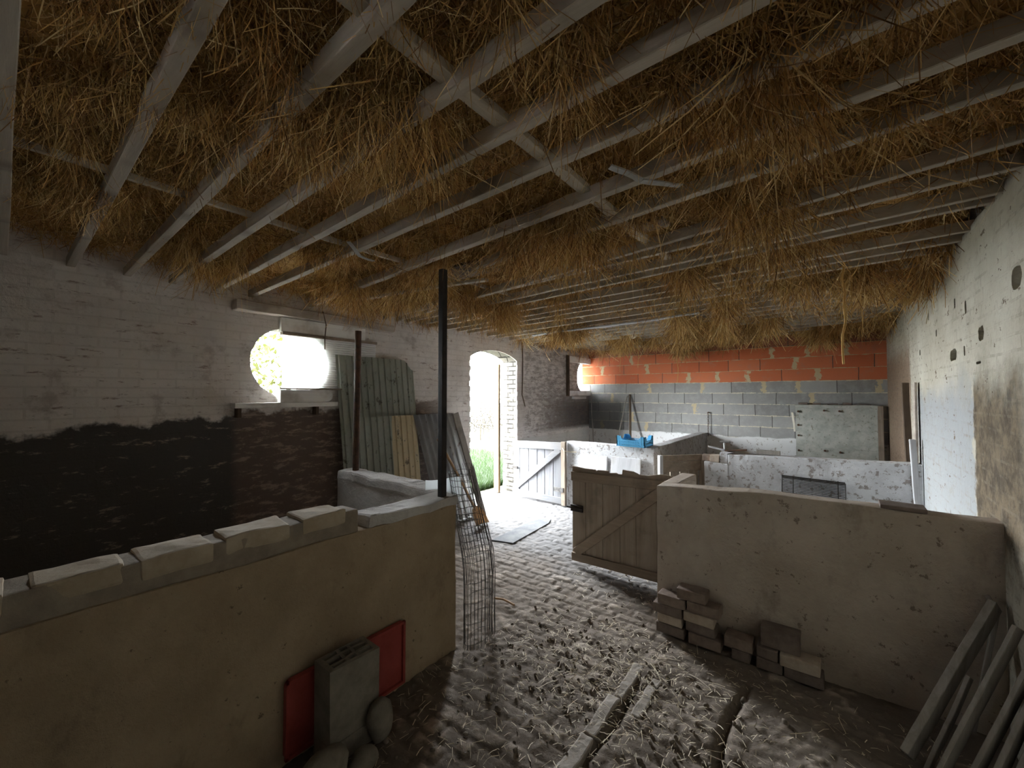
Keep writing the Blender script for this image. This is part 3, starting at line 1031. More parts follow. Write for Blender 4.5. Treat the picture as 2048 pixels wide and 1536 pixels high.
for i, (pts, w, lab) in enumerate((([(-.66, 1.44, 2.475), (-.57, 1.53, 2.43), (-.47, 1.68, 2.44)], .028, 'pale torn rag caught on the joists beside the broad batten'),
                                   ([(-2.16, 1.22, 2.475), (-2.22, 1.33, 2.44), (-2.27, 1.45, 2.45)], .024, 'pale torn rag caught on the joists near the thin lath'))):
    bm = bmesh.new()
    for a, c in zip(pts, pts[1:]):
        bar_bm(a, c, w, .006, (0, 0, 1), 0, bm, 4, .012, i * 5 + 2)
    solo('hanging_rag', bm, M['web'], lab, 'rag', 'rags caught in the ceiling')

# ------------------------------------------------------------------ round window on the left wall and its boards
bm = bmesh.new()
ya, yb, za, zb, xx = 1.648, 2.64, 1.652, 2.185, -4.062
nr = 96
prev = None
for k in range(nr + 1):
    z = za + (zb - za) * k / nr
    x = xx + .004 * math.sin(k * pi / 2.0)
    cur = [bm.verts.new((x, ya, z)), bm.verts.new((x, yb, z)), bm.verts.new((x - .003, yb, z)), bm.verts.new((x - .003, ya, z))]
    if prev:
        for q in range(4):
            bm.faces.new((prev[q], prev[(q + 1) % 4], cur[(q + 1) % 4], cur[q]))
    prev = cur
bmesh.ops.recalc_face_normals(bm, faces=bm.faces[:])
solo('window_cover_sheet', bm, M['plastic'], 'milky ribbed plastic sheet glowing over the round window', 'plastic sheet', smooth=False)
bm = bar_bm((-4.04, 1.24, 2.378), (-4.04, 2.83, 2.366), .12, .085, (0, 0, 1), .006, None, 14, .005, 50)
solo('wall_lintel_beam', bm, M['lintel'], 'long limed beam fixed to the wall above the round window', 'beam')
bm = box_bm(-4.1, -4.045, 1.628, 2.50, 2.197, 2.328, .003)
solo('wall_plank', bm, M['whiteplank'], 'white painted plank on the wall under the limed beam', 'plank')
bm = box_bm(-4.1, -4.03, 1.635, 2.64, 2.166, 2.193, .003)
solo('wall_brown_strip', bm, M['brownrail'], 'thin brown wooden strip along the lower edge of the white plank', 'strip')
# rounded white box on the shelf
bm = bmesh.new()
prof = [(1.605, 1.528), (2.04, 1.528)] + [(2.04 + .062 * math.cos(t), 1.587 + .059 * math.sin(t)) for t in np.linspace(-pi / 2, pi / 2, 10)[1:-1]] + [(2.04, 1.646), (1.605, 1.646)]
prism_bm(prof, [], lambda a, c: Vector((-4.095, a, c)), (.11, 0, 0), bm)
wbx = thing('shelf_wall_box', 'white box with one rounded end under the round window', 'box', (-4.04, 1.85, 1.528))
obj('shell', bm, M['whiteplank'], wbx)
obj('lid_strip', box_bm(-4.095, -3.98, 1.60, 2.20, 1.648, 1.662, .002), M['brownrail'], wbx)
sh = thing('wall_shelf', 'narrow white shelf on the wall below the round window', 'shelf', (-4.03, 1.69, 1.48))
obj('board', box_bm(-4.1, -3.97, 1.24, 2.15, 1.483, 1.527, .004), M['whiteplank'], sh)
for yy in (1.275, 1.95):
    obj('bracket', box_bm(-4.1, -4.02, yy, yy + .03, 1.40, 1.482, .003), M['darkwood'], sh)

# corner window surround
bm = box_bm(-4.26, -4.255, 7.30, 7.84, 1.60, 2.32)
solo('corner_window_wall_sheet', bm, M['plastic'], 'white plastic sheet closing the half-hidden round window in the back corner', 'plastic sheet')
cw = thing('corner_window_wall_frame', 'plank surround of the half-hidden round window in the back corner', 'window frame', (-4.08, 7.35, 1.57))
obj('stile', box_bm(-4.1, -4.04, 6.90, 6.94, 1.57, 2.38, .003), M['darkwood'], cw)
obj('rail', box_bm(-4.1, -4.05, 6.94, 7.845, 2.245, 2.365, .004), M['whiteplank'], cw)
obj('rail', box_bm(-4.1, -4.05, 6.94, 7.845, 1.575, 1.68, .004), M['whiteplank'], cw)
obj('cleat', box_bm(-4.1, -4.03, 7.12, 7.6, 1.51, 1.565, .004), M['cap'], cw)

# ------------------------------------------------------------------ sheets leaning on the left wall


def ribbed(y0, y1, h, pitch, wid, dep, cuts=None, wavy=False, res=6):
    """upright ribbed sheet in local coordinates: x out of the wall, y along it, z up"""
    bm = bmesh.new()
    n = int((y1 - y0) / pitch * res)
    zs = np.linspace(0, h, 12)
    grid = []
    for z in zs:
        row = []
        for k in range(n + 1):
            y = y0 + (y1 - y0) * k / n
            ph = ((y - y0) / pitch) % 1
            x = dep * .5 * (1 - math.cos(2 * pi * ph)) if wavy else (dep if abs(ph - .5) < wid else 0)
            zz = z
            if cuts:
                zz = min(z, cuts(y))
            row.append(bm.verts.new((x, y, zz)))
        grid.append(row)
    for a, b in zip(grid, grid[1:]):
        for k in range(n):
            f = bm.faces.new((a[k], a[k + 1], b[k + 1], b[k]))
    bmesh.ops.solidify(bm, geom=bm.faces[:], thickness=.003)
    return bm


def lean(bm, base, tilt, skew=0.0):
    """tilt back towards the wall (-x) and shear along y with height"""
    for v in bm.verts:
        x, y, z = v.co
        v.co = Vector((base[0] + x - z * tilt, base[1] + y + z * skew, base[2] + z * math.sqrt(max(0, 1 - tilt * tilt))))
    return bm


bm = lean(ribbed(0, .97, 2.02, .078, .10, .016, cuts=lambda y: 2.02 if y < .86 else 2.02 - (y - .86) * 1.1, res=10), (-3.93, 2.27, 0.0), .06, -.055)
solo('ribbed_sheet', bm, M['green'], 'tall grey-green ribbed sheet leaning on the left wall', 'sheet')
bm = lean(ribbed(-.5, .46, 1.36, .078, .10, .016, res=10), (-3.87, 2.74, 0.0), .06, -.055)
solo('ribbed_sheet', bm, M['cream'], 'shorter ribbed sheet, partly cream, leaning against the tall green one', 'sheet')
bm = lean(ribbed(0, .66, 1.37, .094, .1, .042, wavy=True, res=10), (-3.78, 3.38, 0.0), .12, -.22)
solo('corrugated_sheet', bm, M['corr'], 'grey corrugated iron sheet leaning askew beside the ribbed sheets', 'corrugated sheet', smooth=True)
bm = bar_bm((-3.62, 3.98, 0), (-3.83, 3.66, 1.36), .10, .025, (1, 0, .1), .004, None, 8, .006, 60)
solo('weathered_board', bm, M['greywood'], 'narrow weathered board leaning in front of the corrugated sheet', 'board')

# posts
bm = tube_bm([(-3.17, 1.88, .95), (-3.16, 1.885, 2.142)], .026, 12)
solo('rusty_post', bm, M['rust'], 'shorter rusty pipe post standing on the far end of the pen wall', 'post')
bm = box_bm(-1.962, -1.922, 1.725, 1.765, .93, 2.40, .003)
solo('steel_post', bm, M['iron'], 'tall black steel post rising to the ceiling from the pen wall corner', 'post')

# wire netting roll at the wall end
bm = bmesh.new()
nt = 34
for k in range(nt):
    a = 2 * pi * k / nt * 1.35
    r0 = .075 + .02 * k / nt
    bx, by = -1.835 + r0 * math.cos(a) * .72, 1.975 + r0 * math.sin(a) * 1.5
    tx, ty = -1.975 + r0 * math.cos(a) * .9, 1.94 + r0 * math.sin(a)
    pts = [(bx + (tx - bx) * max(0, t - .45) / .55 + random.uniform(-.004, .004), by + (ty - by) * max(0, t - .45) / .55, t * (1.10 + .03 * math.sin(a))) for t in np.linspace(0, 1, 9)]
    tube_bm(pts, .0021, 4, bm)
for q in range(26):
    z = .03 + q * .042
    t = z / 1.1
    pts = []
    for k in range(24):
        a = 2 * pi * k / 24
        r0 = .085
        bx, by = -1.835 + r0 * math.cos(a) * .72, 1.975 + r0 * math.sin(a) * 1.5
        tx, ty = -1.975 + r0 * math.cos(a) * .9, 1.94 + r0 * math.sin(a)
        s = max(0, t - .45) / .55
        pts.append((bx + (tx - bx) * s, by + (ty - by) * s, z + random.uniform(-.004, .004)))
    if t > .45 or q % 3 == 0:
        tube_bm(pts, .0017, 4, bm, None, True)
solo('wire_netting_roll', bm, M['wire'], 'roll of grey wire netting standing at the end of the pen wall', 'wire netting')
bm = bar_bm((-2.18, 1.80, .962), (-1.93, 1.92, .99), .01, .11, (0, .3, 1), .001, None, 6, .02, 71)
solo('plastic_scrap', bm, M['plastic'], 'torn milky plastic scrap on the pen wall behind the black post', 'plastic scrap')

# shovel
sv = thing('wooden_shovel', 'brown wooden shovel leaning near the doorway with its blade down', 'shovel', (-3.4, 3.70, 0))
bm = bmesh.new()
rows = []
for k in range(9):
    t = k / 8
    z = .012 + t * .235
    hw = .115 * (1 - .15 * t) * math.sqrt(max(.05, 1 - max(0, t - .55) ** 2 * 4.2))
    yc = 3.705 - t * .10
    row = []
    for q in range(7):
        a = (q / 6 - .5) * 2
        row.append(bm.verts.new((-3.38 - t * .03 - (1 - a * a) * .03, yc + hw * a, z)))
    rows.append(row)
for a, c in zip(rows, rows[1:]):
    for q in range(6):
        bm.faces.new((a[q], a[q + 1], c[q + 1], c[q]))
bmesh.ops.solidify(bm, geom=bm.faces[:], thickness=.014)
obj('blade', bm, M['shovel'], sv, True)
obj('handle', tube_bm([(-3.42, 3.615, .20), (-3.50, 3.44, .58), (-3.64, 3.20, 1.08)], .016, 8), M['shovel'], sv)

# flat stone in the paving
bm = prism_bm([(-2.97, 3.40), (-2.73, 3.47), (-2.80, 4.28), (-2.86, 4.42), (-3.02, 4.33)], [], lambda a, c: Vector((a, c, -.03)), (0, 0, .031))
solo('paving_slab', bm, M['slab'], 'flat pale stone slab let into the paving before the doorway', 'slab')
# kerb stones beside the drain
for i, (x, y0, y1, w) in enumerate(((-.93, 1.45, 1.75, .07), (-.935, 1.77, 2.06, .065), (-.925, 2.08, 2.40, .06), (-.80, 2.0, 2.34, .05))):
    bm = box_bm(x - w / 2, x + w / 2, y0, y1, -.05, -.004, .008, None, .03, .009, 80 + i, 6)
    solo('kerb_stone', bm, M['kerb'], ('kerb stone nearest the camera in the line along the floor', 'middle kerb stone in the line along the floor', 'farthest kerb stone in the line along the floor', 'single kerb stone standing off to the right of the line')[i], 'kerb stone', 'kerb stones in the floor')

# ------------------------------------------------------------------ gates


def plank_gate(name, label, loc, x0, x1, y, z0, z1, nplank, mp, mr, rails, brace, ragged=0.0, gap=.009):
    g = thing(name, label, 'gate', loc)
    w = (x1 - x0) / nplank
    edges = [x0]
    for k in range(nplank):
        edges.append(edges[-1] + w * (random.uniform(.85, 1.15) if k < nplank - 1 else 1))
    edges = [x0 + (e - x0) * (x1 - x0) / (edges[-1] - x0) for e in edges]
    for a, c in zip(edges, edges[1:]):
        bm = box_bm(a + gap / 2, c - gap / 2, y, y + .022, z0 + random.uniform(0, .012), z1 + random.uniform(-ragged, ragged * .3), .003)
        obj('plank', bm, mp, g)
    for za, zb in rails:
        bm = bar_bm((x0, y - .013, (za[0] + za[1]) / 2), (x1, y - .013, (zb[0] + zb[1]) / 2), .024, za[1] - za[0], (0, 0, 1), .003, None, 6, .003, x0 + za[0])
        obj('rail', bm, mr, g)
    if brace:
        (ax, az), (bx, bz), bw = brace
        bm = bar_bm((ax, y - .014, az), (bx, y - .014, bz), .024, bw, (0, 0, 1), .003, None, 4, .003, 1.0)
        obj('brace', bm, mr, g)
    return g


# brown gate hung on the near-right pen
bg = plank_gate('brown_gate', 'brown plank gate with a diagonal brace hung on the near right pen wall', (-1.5, 3.46, 0), -1.985, -1.01, 3.45, .06, .80, 6, M['brownwood'], M['brownrail'],
                [((.775, .86), (.80, .885)), ((.02, .095), (.035, .12))], ((-1.94, .10), (-1.05, .86), .085), gap=.003)
bm = prism_bm([(-1.985, .85), (-1.03, .87), (-1.03, .925), (-1.14, .93), (-1.25, .905), (-1.33, .905), (-1.38, .925), (-1.475, .93), (-1.48, .89), (-1.52, .885), (-1.54, .895), (-1.61, .885), (-1.615, .905), (-1.72, .90), (-1.73, .885), (-1.75, .90), (-1.86, .90), (-1.98, .91)], [],
              lambda a, c: Vector((a, 3.452, c)), (0, .02, 0))
obj('ragged_top_board', bm, M['brownrail'], bg)
la = obj('latch', box_bm(-1.985, -1.86, 3.415, 3.437, .49, .55, .003), M['iron'], bg)
obj('bolt', tube_bm([(-2.02, 3.41, .525), (-1.85, 3.41, .525)], .008, 8), M['iron'], la)
# pale gate of the far pen
wg = plank_gate('white_gate', 'white washed plank gate with a diagonal brace beside the doorway', (-3.5, 5.10, 0), -4.0, -3.10, 5.095, .03, .80, 6, M['gatewood'], M['gaterail'],
                [((.765, .875), (.79, .905)), ((.03, .12), (.02, .10))], ((-3.93, .16), (-3.13, .80), .085))
obj('stile', box_bm(-3.10, -3.035, 5.065, 5.12, .0, .915, .004, None, .1, .004, 3, 5), M['brownwood'], wg)
obj('hinge', box_bm(-4.0, -3.90, 5.065, 5.085, .435, .475, .002), M['iron'], wg)
obj('hinge', box_bm(-3.22, -3.06, 5.052, 5.068, .19, .255, .002), M['wire'], wg)
obj('tie_rope', tube_bm([(-3.08, 5.07, .83), (-3.04, 5.055, .79), (-2.97, 5.11, .775), (-2.88, 5.125, .78)], .006, 6), M['straw'], wg)
# small gate standing ajar before the far right pen
p0, p1 = Vector((-1.62, 4.90, 0)), Vector((-1.27, 5.36, 0))
sg = thing('small_gate', 'small brown slatted gate standing ajar between the two far pens', 'gate', (-1.45, 5.13, 0))
dv = (p1 - p0).normalized()
sd = Vector((dv.y, -dv.x, 0))
for za, zb, w in ((.80, .872, .03), (.10, .19, .03), (.675, .795, .03)):
    m = (za + zb) / 2
    obj('rail', bar_bm(p0 + Vector((0, 0, m)), p1 + Vector((0, 0, m)), w, zb - za, (0, 0, 1), .003, None, 3, .003, za), M['brownrail'], sg)
obj('stile', bar_bm(p0 + Vector((0, 0, 0)), p0 + Vector((0, 0, .875)), .05, .045, dv, .003), M['whitewood'], sg)  # white here paints the door's light onto the gate's end edge
obj('stile', bar_bm(p1 + Vector((0, 0, 0)), p1 + Vector((0, 0, .85)), .05, .045, dv, .003), M['brownwood'], sg)
for k in range(4):
    q = p0 + dv * (.075 + .135 * k) - sd * .026
    obj('plank', bar_bm(q + Vector((0, 0, .05)), q + Vector((0, 0, .79)), .018, .12, dv, .002), M['brownwood'], sg)

# two pale boards leaning on the far pen wall
for i, (x0, x1, zt) in enumerate(((-2.79, -2.39, .765), (-2.335, -1.93, .775))):
    bm = box_bm(x0, x1, 5.0, 5.022, 0, zt, .003)
    for v in bm.verts:
        v.co.y += v.co.z * .12
    bd = solo('pale_board', bm, M['whitewood'], ('pale board propped on the far pen wall, nearer the white gate', 'pale board propped on the far pen wall, under the blue crate')[i], 'board', 'pale boards on the far pen wall')

# ------------------------------------------------------------------ blue crate
cx, cy, cz = -2.055, 5.215, .926
cr = thing('blue_crate', 'blue plastic fruit crate standing on the far pen wall', 'crate', (cx, cy, cz))
wx_, wy_, hh = .185, .15, .075
obj('bottom', box_bm(cx - wx_, cx + wx_, cy - wy_, cy + wy_, cz, cz + .012, .002), M['blue'], cr)


def crate_side(a, b, nrm):
    bm = bmesh.new()
    a, b = Vector(a), Vector(b)
    d = (b - a)
    L = d.length
    d.normalize()
    for z in (.012, .042, .078):
        bar_bm(a + Vector((0, 0, z)), b + Vector((0, 0, z)), .006, .010, (0, 0, 1), 0, bm)
    n = int(L / .03)
    for k in range(n + 1):
        p = a + d * (L * k / n)
        bar_bm(p, p + Vector((0, 0, hh)), .006, .006, d, 0, bm)
    bar_bm(a + Vector((0, 0, .045)) + nrm * .002, b + Vector((0, 0, .045)) + nrm * .002, .003, .042, (0, 0, 1), 0, bm)
    return bm


cs = [(cx - wx_, cy - wy_), (cx + wx_, cy - wy_), (cx + wx_, cy + wy_), (cx - wx_, cy + wy_)]
for k in range(4):
    a, c = cs[k], cs[(k + 1) % 4]
    nrm = Vector((cx - (a[0] + c[0]) / 2, cy - (a[1] + c[1]) / 2, 0)).normalized()
    obj('side', crate_side((*a, cz), (*c, cz), nrm), M['blue'], cr)
for k, (px, py) in enumerate(cs):
    sx, sy = (1 if px < cx else -1), (1 if py < cy else -1)
    bm = bmesh.new()
    for q in range(3):
        bar_bm((px + sx * .024 * q, py, cz), (px + sx * .024 * q, py, cz + .135), .008, .008, (1, 0, 0), 0, bm)
        bar_bm((px, py + sy * .024 * q, cz), (px, py + sy * .024 * q, cz + .135), .008, .008, (1, 0, 0), 0, bm)
    prism_bm([(px, .07), (px + sx * .085, .07), (px + sx * .05, .135), (px, .135)], [], lambda u, v: Vector((u, py - .002, cz + v)), (0, .004, 0), bm)
    prism_bm([(py, .07), (py + sy * .085, .07), (py + sy * .05, .135), (py, .135)], [], lambda u, v: Vector((px - .002, u, cz + v)), (.004, 0, 0), bm)
    obj('corner', bm, M['blue'], cr)

# ------------------------------------------------------------------ things on and behind the far right wall
bm = box_bm(-1.125, -1.03, 5.125, 5.24, .822, .902, .006, None, .05, .004, 90, 6)
solo('loose_brick', bm, M['brickB'], 'loose brick lying on the lower end of the far right pen wall', 'brick')
bm = box_bm(-1.22, -1.135, 5.17, 5.26, .822, .895, .006, None, .05, .004, 91, 6)
solo('loose_brick', bm, M['brickA'], 'small brown brick at the very tip of the far right pen wall', 'brick')
bm = prism_bm([(-1.02, .82), (-.945, .82), (-.945, .93), (-.90, .945), (-1.0, .955), (-1.025, .93)], [], lambda a, c: Vector((a, 5.14, c)), (0, .11, 0))
solo('white_stone', bm, M['lime'], 'white wedge-shaped stone on the step of the far right pen wall', 'stone')
tt = thing('tee_handle', 'grey tee-shaped handle standing up on the far right pen wall', 'handle tool', (-.99, 5.26, .955))
obj('shaft', tube_bm([(-.99, 5.25, .945), (-1.0, 5.26, 1.04)], .011, 8), M['whitewood'], tt)
obj('crossbar', tube_bm([(-1.045, 5.26, 1.045), (-.935, 5.26, 1.052)], .014, 8), M['wire'], tt)
bm = bar_bm((-1.16, 5.21, .99), (-.985, 5.22, .957), .018, .02, (0, 0, 1), .003)
solo('white_stick', bm, M['whitewood'], 'short white stick beside the tee handle on the pen wall', 'stick')
bm = bar_bm((-.985, 5.21, .955), (-.76, 5.23, .975), .09, .008, (0, 0, 1), .001, None, 5, .006, 93)
solo('rusty_plate', bm, M['rust'], 'curled rusty metal strip lying beside the tee handle', 'metal strip')
bm = box_bm(-.67, -.45, 5.20, 5.24, .945, .992, .004, None, .06, .004, 94, 5)
solo('small_plank', bm, M['greywood'], 'short grey plank lying on the far right pen wall', 'plank')

# rack leaning on the far right wall
gr = thing('wire_rack', 'dark wire rack of thin bars leaning on the limewashed far right wall', 'wire rack', (-.17, 5.07, 0))


def rk(x, z):
    return (x, 4.93 + .16 * z / .77, z)


for xb in (-.425, .085):
    obj('upright', tube_bm([rk(xb, 0), rk(xb, .765 if xb < 0 else .74)], .006, 6), M['iron'], gr)
zz = .06
while zz < .76:
    obj('bar', tube_bm([rk(-.425, zz), rk(.085, zz - .012)], .0035 if zz < .73 else .007, 5), M['iron'], gr)
    zz += .0145
for xb in (-.33, .03):
    obj('upright', tube_bm([(p[0], p[1] + .008, p[2]) for p in (rk(xb, 0.02), rk(xb, .755))], .004, 5), M['iron'], gr)

# hatch panel on the back wall
hp = thing('panel_hatch', 'big lichen-grey panel with bolts standing against the back wall', 'panel', (.05, 7.74, 0))
obj('sheet', box_bm(-.455, .50, 7.72, 7.75, .0, 1.40, .004), M['panel'], hp)
obj('lower_sheet', box_bm(-.455, .50, 7.70, 7.72, .0, .80, .003), M['panel'], hp)
obj('top_rail', box_bm(-.46, .52, 7.70, 7.77, 1.395, 1.445, .006, None, .1, .006, 97, 6), M['panel'], hp)
obj('side_post', box_bm(.50, .56, 7.69, 7.77, .0, 1.44, .005), M['brownwood'], hp)
for xq, zq in ((-.42, 1.34), (-.42, 1.13), (-.42, .97), (-.42, .74), (-.10, 1.36), (.08, 1.355), (-.10, .76), (.08, .75)):
    bm = tube_bm([(xq, 7.70 if zq < .8 else 7.722, zq), (xq, 7.675 if zq < .8 else 7.69, zq)], .015, 8)
    obj('bolt', bm, M['rust'], hp)
bm = bmesh.new()
for k in range(5):
    x = -.42 + .18 * k
    box_bm(x, x + random.uniform(.1, .17), 7.715, 7.765, 1.446, 1.446 + random.uniform(.012, .035), .004, bm, .05, .008, 100 + k, 8)
solo('top_scrap', bm, M['brickC'], 'strip of brown and white scraps lying along the top of the grey panel', 'scrap')
bm = bar_bm((-.50, 7.80, 1.32), (-.475, 7.80, 1.02), .03, .035, (0, 1, 0), .004, None, 8, .012, 111)
solo('wall_mounted_insulator', bm, M['glassy'], 'shiny white bracket fixed on the back wall beside the grey panel', 'bracket')

# sticks and hook at the back wall
for i, (a, c, r, lab) in enumerate((((-4.04, 7.79, 1.80), (-3.72, 7.40, 0.0), .011, 'thin stick leaning in the back corner below the corner window'),
                                    ((-3.235, 7.82, 1.58), (-3.40, 7.38, 0.0), .013, 'light stick leaning on the back wall behind the blue crate'),
                                    ((-3.17, 7.815, 1.60), (-2.98, 7.30, 0.0), .022, 'thick dark stick leaning on the back wall behind the blue crate'))):
    a, c = Vector(a), Vector(c)
    pts = [a + (c - a) * t + Vector((random.uniform(-.012, .012), 0, 0)) for t in np.linspace(0, 1, 7)]
    solo('stick', tube_bm(pts, r, 7), M['greywood'] if i < 2 else M['darkwood'], lab, 'stick', 'sticks against the back wall')
bm = tube_bm([(-1.735, 7.84, 1.285), (-1.735, 7.79, 1.28)], .012, 6)
for k in range(13):
    z = 1.27 - k * .032
    a = k % 2
    tube_bm([(-1.735 + (.011 if a else 0) * math.cos(t), 7.80 + (0 if a else .011) * math.cos(t), z + .019 * math.sin(t)) for t in np.linspace(0, 2 * pi, 9)[:-1]], .0035, 4, bm, None, True)
solo('wall_hook_chain', bm, M['rust'], 'rusty chain hanging from a hook on the back wall', 'chain')

bm = tube_bm([(-4.085, 5.42, 2.60), (-4.08, 5.44, 2.42), (-4.085, 5.46, 2.2), (-4.08, 5.45, 1.9), (-4.085, 5.44, 1.6), (-4.08, 5.52, 1.40)], .009, 6)
solo('wall_cable', bm, M['darkwood'], 'dark cable hanging down the wall just right of the doorway', 'cable', 'cables on the left wall')
bm = tube_bm([(-3.985, 1.99, 2.43), (-3.975, 2.02, 2.30), (-4.02, 2.03, 2.16), (-4.035, 2.04, 2.06)], .006, 6)
solo('wall_cable', bm, M['darkwood'], 'short cable dangling from the limed beam over the plastic sheet', 'cable', 'cables on the left wall')
# posts in the right-hand back corner
bm = bar_bm((.585, 5.36, 0), (.545, 5.36, 1.715), .05, .05, (0, 1, 0), .004, None, 10, .004, 120)
solo('dark_stake', bm, M['darkwood'], 'dark wooden stake leaning by the right wall behind the white batten', 'stake')
bm = bar_bm((.60, 5.06, 0), (.555, 5.07, 1.20), .042, .05, (0, 1, 0), .005, None, 10, .004, 121)
solo('white_batten', bm, M['whitewood'], 'white painted batten leaning on the right wall by the far pen', 'batten')
bm = bar_bm((.585, 5.19, 0), (.595, 5.20, 1.71), .02, .10, (0, 1, 0), .003, None, 10, .004, 122)
solo('pale_plank', bm, M['lintel'], 'pale flat plank standing against the right wall beside the dark stake', 'plank')

# tile on the near-right pen wall, sitting on its top
bm = box_bm(.19, .37, 2.92, 3.045, .997, 1.017, .004, None, .06, .003, 130, 5)
solo('flat_tile', bm, M['brickC'], 'flat dark tile lying on top of the near right pen wall', 'tile')

# ------------------------------------------------------------------ bricks piled against the near-right pen wall
# (x0, x1, z0, z1, material, y front, label)
BR = [(-.965, -.785, 0, .062, 'brickC', 2.80, 'bottom brick of the pile column at the wall corner'),
      (-.955, -.80, .063, .123, 'brickB', 2.805, 'pale brick second from the bottom at the wall corner'),
      (-.985, -.795, .124, .186, 'brickC', 2.80, 'dark brick third from the bottom at the wall corner'),
      (-.955, -.775, .187, .252, 'brickA', 2.80, 'top brick of the pile column at the wall corner'),
      (-.755, -.565, 0, .068, 'brickA', 2.79, 'bottom brick of the tallest pile column, second from the corner'),
      (-.775, -.60, .069, .132, 'brickC', 2.80, 'dark brick just under the palest one in the tallest pile column'),
      (-.785, -.605, .133, .193, 'brickB', 2.79, 'palest brick, midway up the tallest pile column'),
      (-.765, -.575, .194, .258, 'brickA', 2.80, 'mottled brick just under the top one of the tallest pile column'),
      (-.83, -.65, .259, .326, 'brickA', 2.805, 'topmost brick of the whole pile, bridging two columns'),
      (-.505, -.41, 0, .062, 'brickC', 2.79, 'half brick on the floor under the third pile column'),
      (-.545, -.395, .063, .125, 'brickA', 2.79, 'upper brick of the short third pile column'),
      (-.375, -.245, 0, .062, 'brickC', 2.79, 'bottom brick of the last pile column, nearer the corner'),
      (-.24, -.06, 0, .062, 'brickC', 2.79, 'bottom brick of the last pile column, far from the corner'),
      (-.375, -.27, .063, .125, 'brickC', 2.795, 'small dark brick beside the pale one in the last column'),
      (-.26, -.075, .063, .125, 'brickB', 2.785, 'pale long brick at the far end of the last column'),
      (-.355, -.165, .126, .235, 'brickC', 2.81, 'large dark brick set on edge on the last column')]
for k, (x0, x1, z0, z1, m, yf, lab) in enumerate(BR):
    bm = box_bm(x0, x1, yf, yf + .105, z0, z1, .007, None, .05, .005, 140 + k * 2.3, 7)
    solo('loose_brick', bm, M[m], lab, 'brick', 'bricks piled along the near right pen wall')

# ------------------------------------------------------------------ long boards in the right foreground
BD = [((.230, 2.49, .0), (.575, 2.875, .60), 'outermost plank of the leaning stack by the right wall, next to the pen'),
      ((.285, 2.455, .0), (.45, 2.64, .36), 'short narrow plank second in the leaning stack by the right wall'),
      ((.315, 2.42, .0), (.585, 2.62, .62), 'thin plank third in the leaning stack by the right wall'),
      ((.400, 2.44, .0), (.59, 2.53, .50), 'plank fourth in the leaning stack by the right wall'),
      ((.450, 2.43, .0), (.595, 2.50, .42), 'plank fifth in the leaning stack by the right wall'),
      ((.500, 2.42, .0), (.60, 2.47, .33), 'innermost plank of the leaning stack, against the right wall')]
for k, (a, c, lab) in enumerate(BD):
    a, c = Vector(a), Vector(c)
    d = (c - a).normalized()
    back = Vector((.55, -.1, -.6))
    wd = (.030, .016, .016, .016, .018, .018)[k]
    bm = bar_bm(a, c, wd, .09 if k != 1 else .04, (.45, .80, -.25), .002, None, 8, .003, 160 + k)
    zmin = min(v.co.z for v in bm.verts)
    for v in bm.verts:
        v.co.z -= zmin
    solo('leaning_plank', bm, M['greywood'], lab, 'plank', 'planks leaning by the right wall')
bm = bar_bm((.555, 2.905, .655), (.585, 2.895, .59), .02, .02, (1, 0, 0), .002)
bar_bm((.585, 2.895, .60), (.50, 2.905, .0), .018, .018, (1, 0, 0), .002, bm)
solo('bent_lath', bm, M['greywood'], 'bent lath sticking up behind the leaning plank stack', 'lath')

# ------------------------------------------------------------------ left foreground: red tray, hollow block, rubble
bm = bmesh.new()
prof = []
for (cy_, cz_, a0) in ((1.385, .05, -pi / 2), (1.385, .335, 0), (.815, .335, pi / 2), (.815, .05, pi)):
    for t in np.linspace(a0, a0 + pi / 2, 5):
        prof.append((cy_ + .025 * math.cos(t), cz_ + .025 * math.sin(t)))
prism_bm(prof, [], lambda a, c: Vector((-1.885, a, c)), (.012, 0, 0), bm)
rt = thing('red_panel', 'faded red metal panel leaning on the near left pen wall', 'panel', (-1.87, 1.1, .025))
obj('sheet', bm, M['red'], rt)
bm = bmesh.new()
for (y0, y1, z0, z1) in ((.79, 1.41, .345, .36), (.79, 1.41, .025, .04), (.79, .805, .025, .36), (1.395, 1.41, .025, .36)):
    box_bm(-1.873, -1.858, y0, y1, z0, z1, .002, bm)
obj('rim', bm, M['red'], rt)
hb = thing('hollow_block', 'pale hollow concrete block standing before the red panel', 'concrete block', (-1.76, 1.02, 0))
oy0, oy1, ox0, ox1 = .90, 1.14, -1.84, -1.70
hl = []
for (a, c) in ((.925, .985), (1.0, 1.04), (1.055, 1.115)):
    for (e, f) in ((-1.825, -1.80), (-1.785, -1.755), (-1.74, -1.715)):
        hl.append([(a, e), (c, e), (c, f), (a, f)])
bm = prism_bm([(oy0, ox0), (oy1, ox0), (oy1, ox1), (oy0, ox1)], hl, lambda a, c: Vector((c, a, .09)), (0, 0, .32))
for v in bm.verts:
    v.co = jit(v.co, .006, 14.0, 4.0)
obj('cells', bm, M['concrete'], hb)
obj('base', box_bm(ox0, ox1, oy0, oy1, 0, .09, .004), M['concrete'], hb)


def rock(cx, cy, r, sx, sy, sz, seed):
    bm = bmesh.new()
    bmesh.ops.create_icosphere(bm, subdivisions=3, radius=r)
    for v in bm.verts:
        v.co = jit(Vector((v.co.x * sx, v.co.y * sy, v.co.z * sz)), r * .16, 1.1 / r, seed)
    zm = min(v.co.z for v in bm.verts)
    for v in bm.verts:
        v.co += Vector((cx, cy, -zm))
    return bm


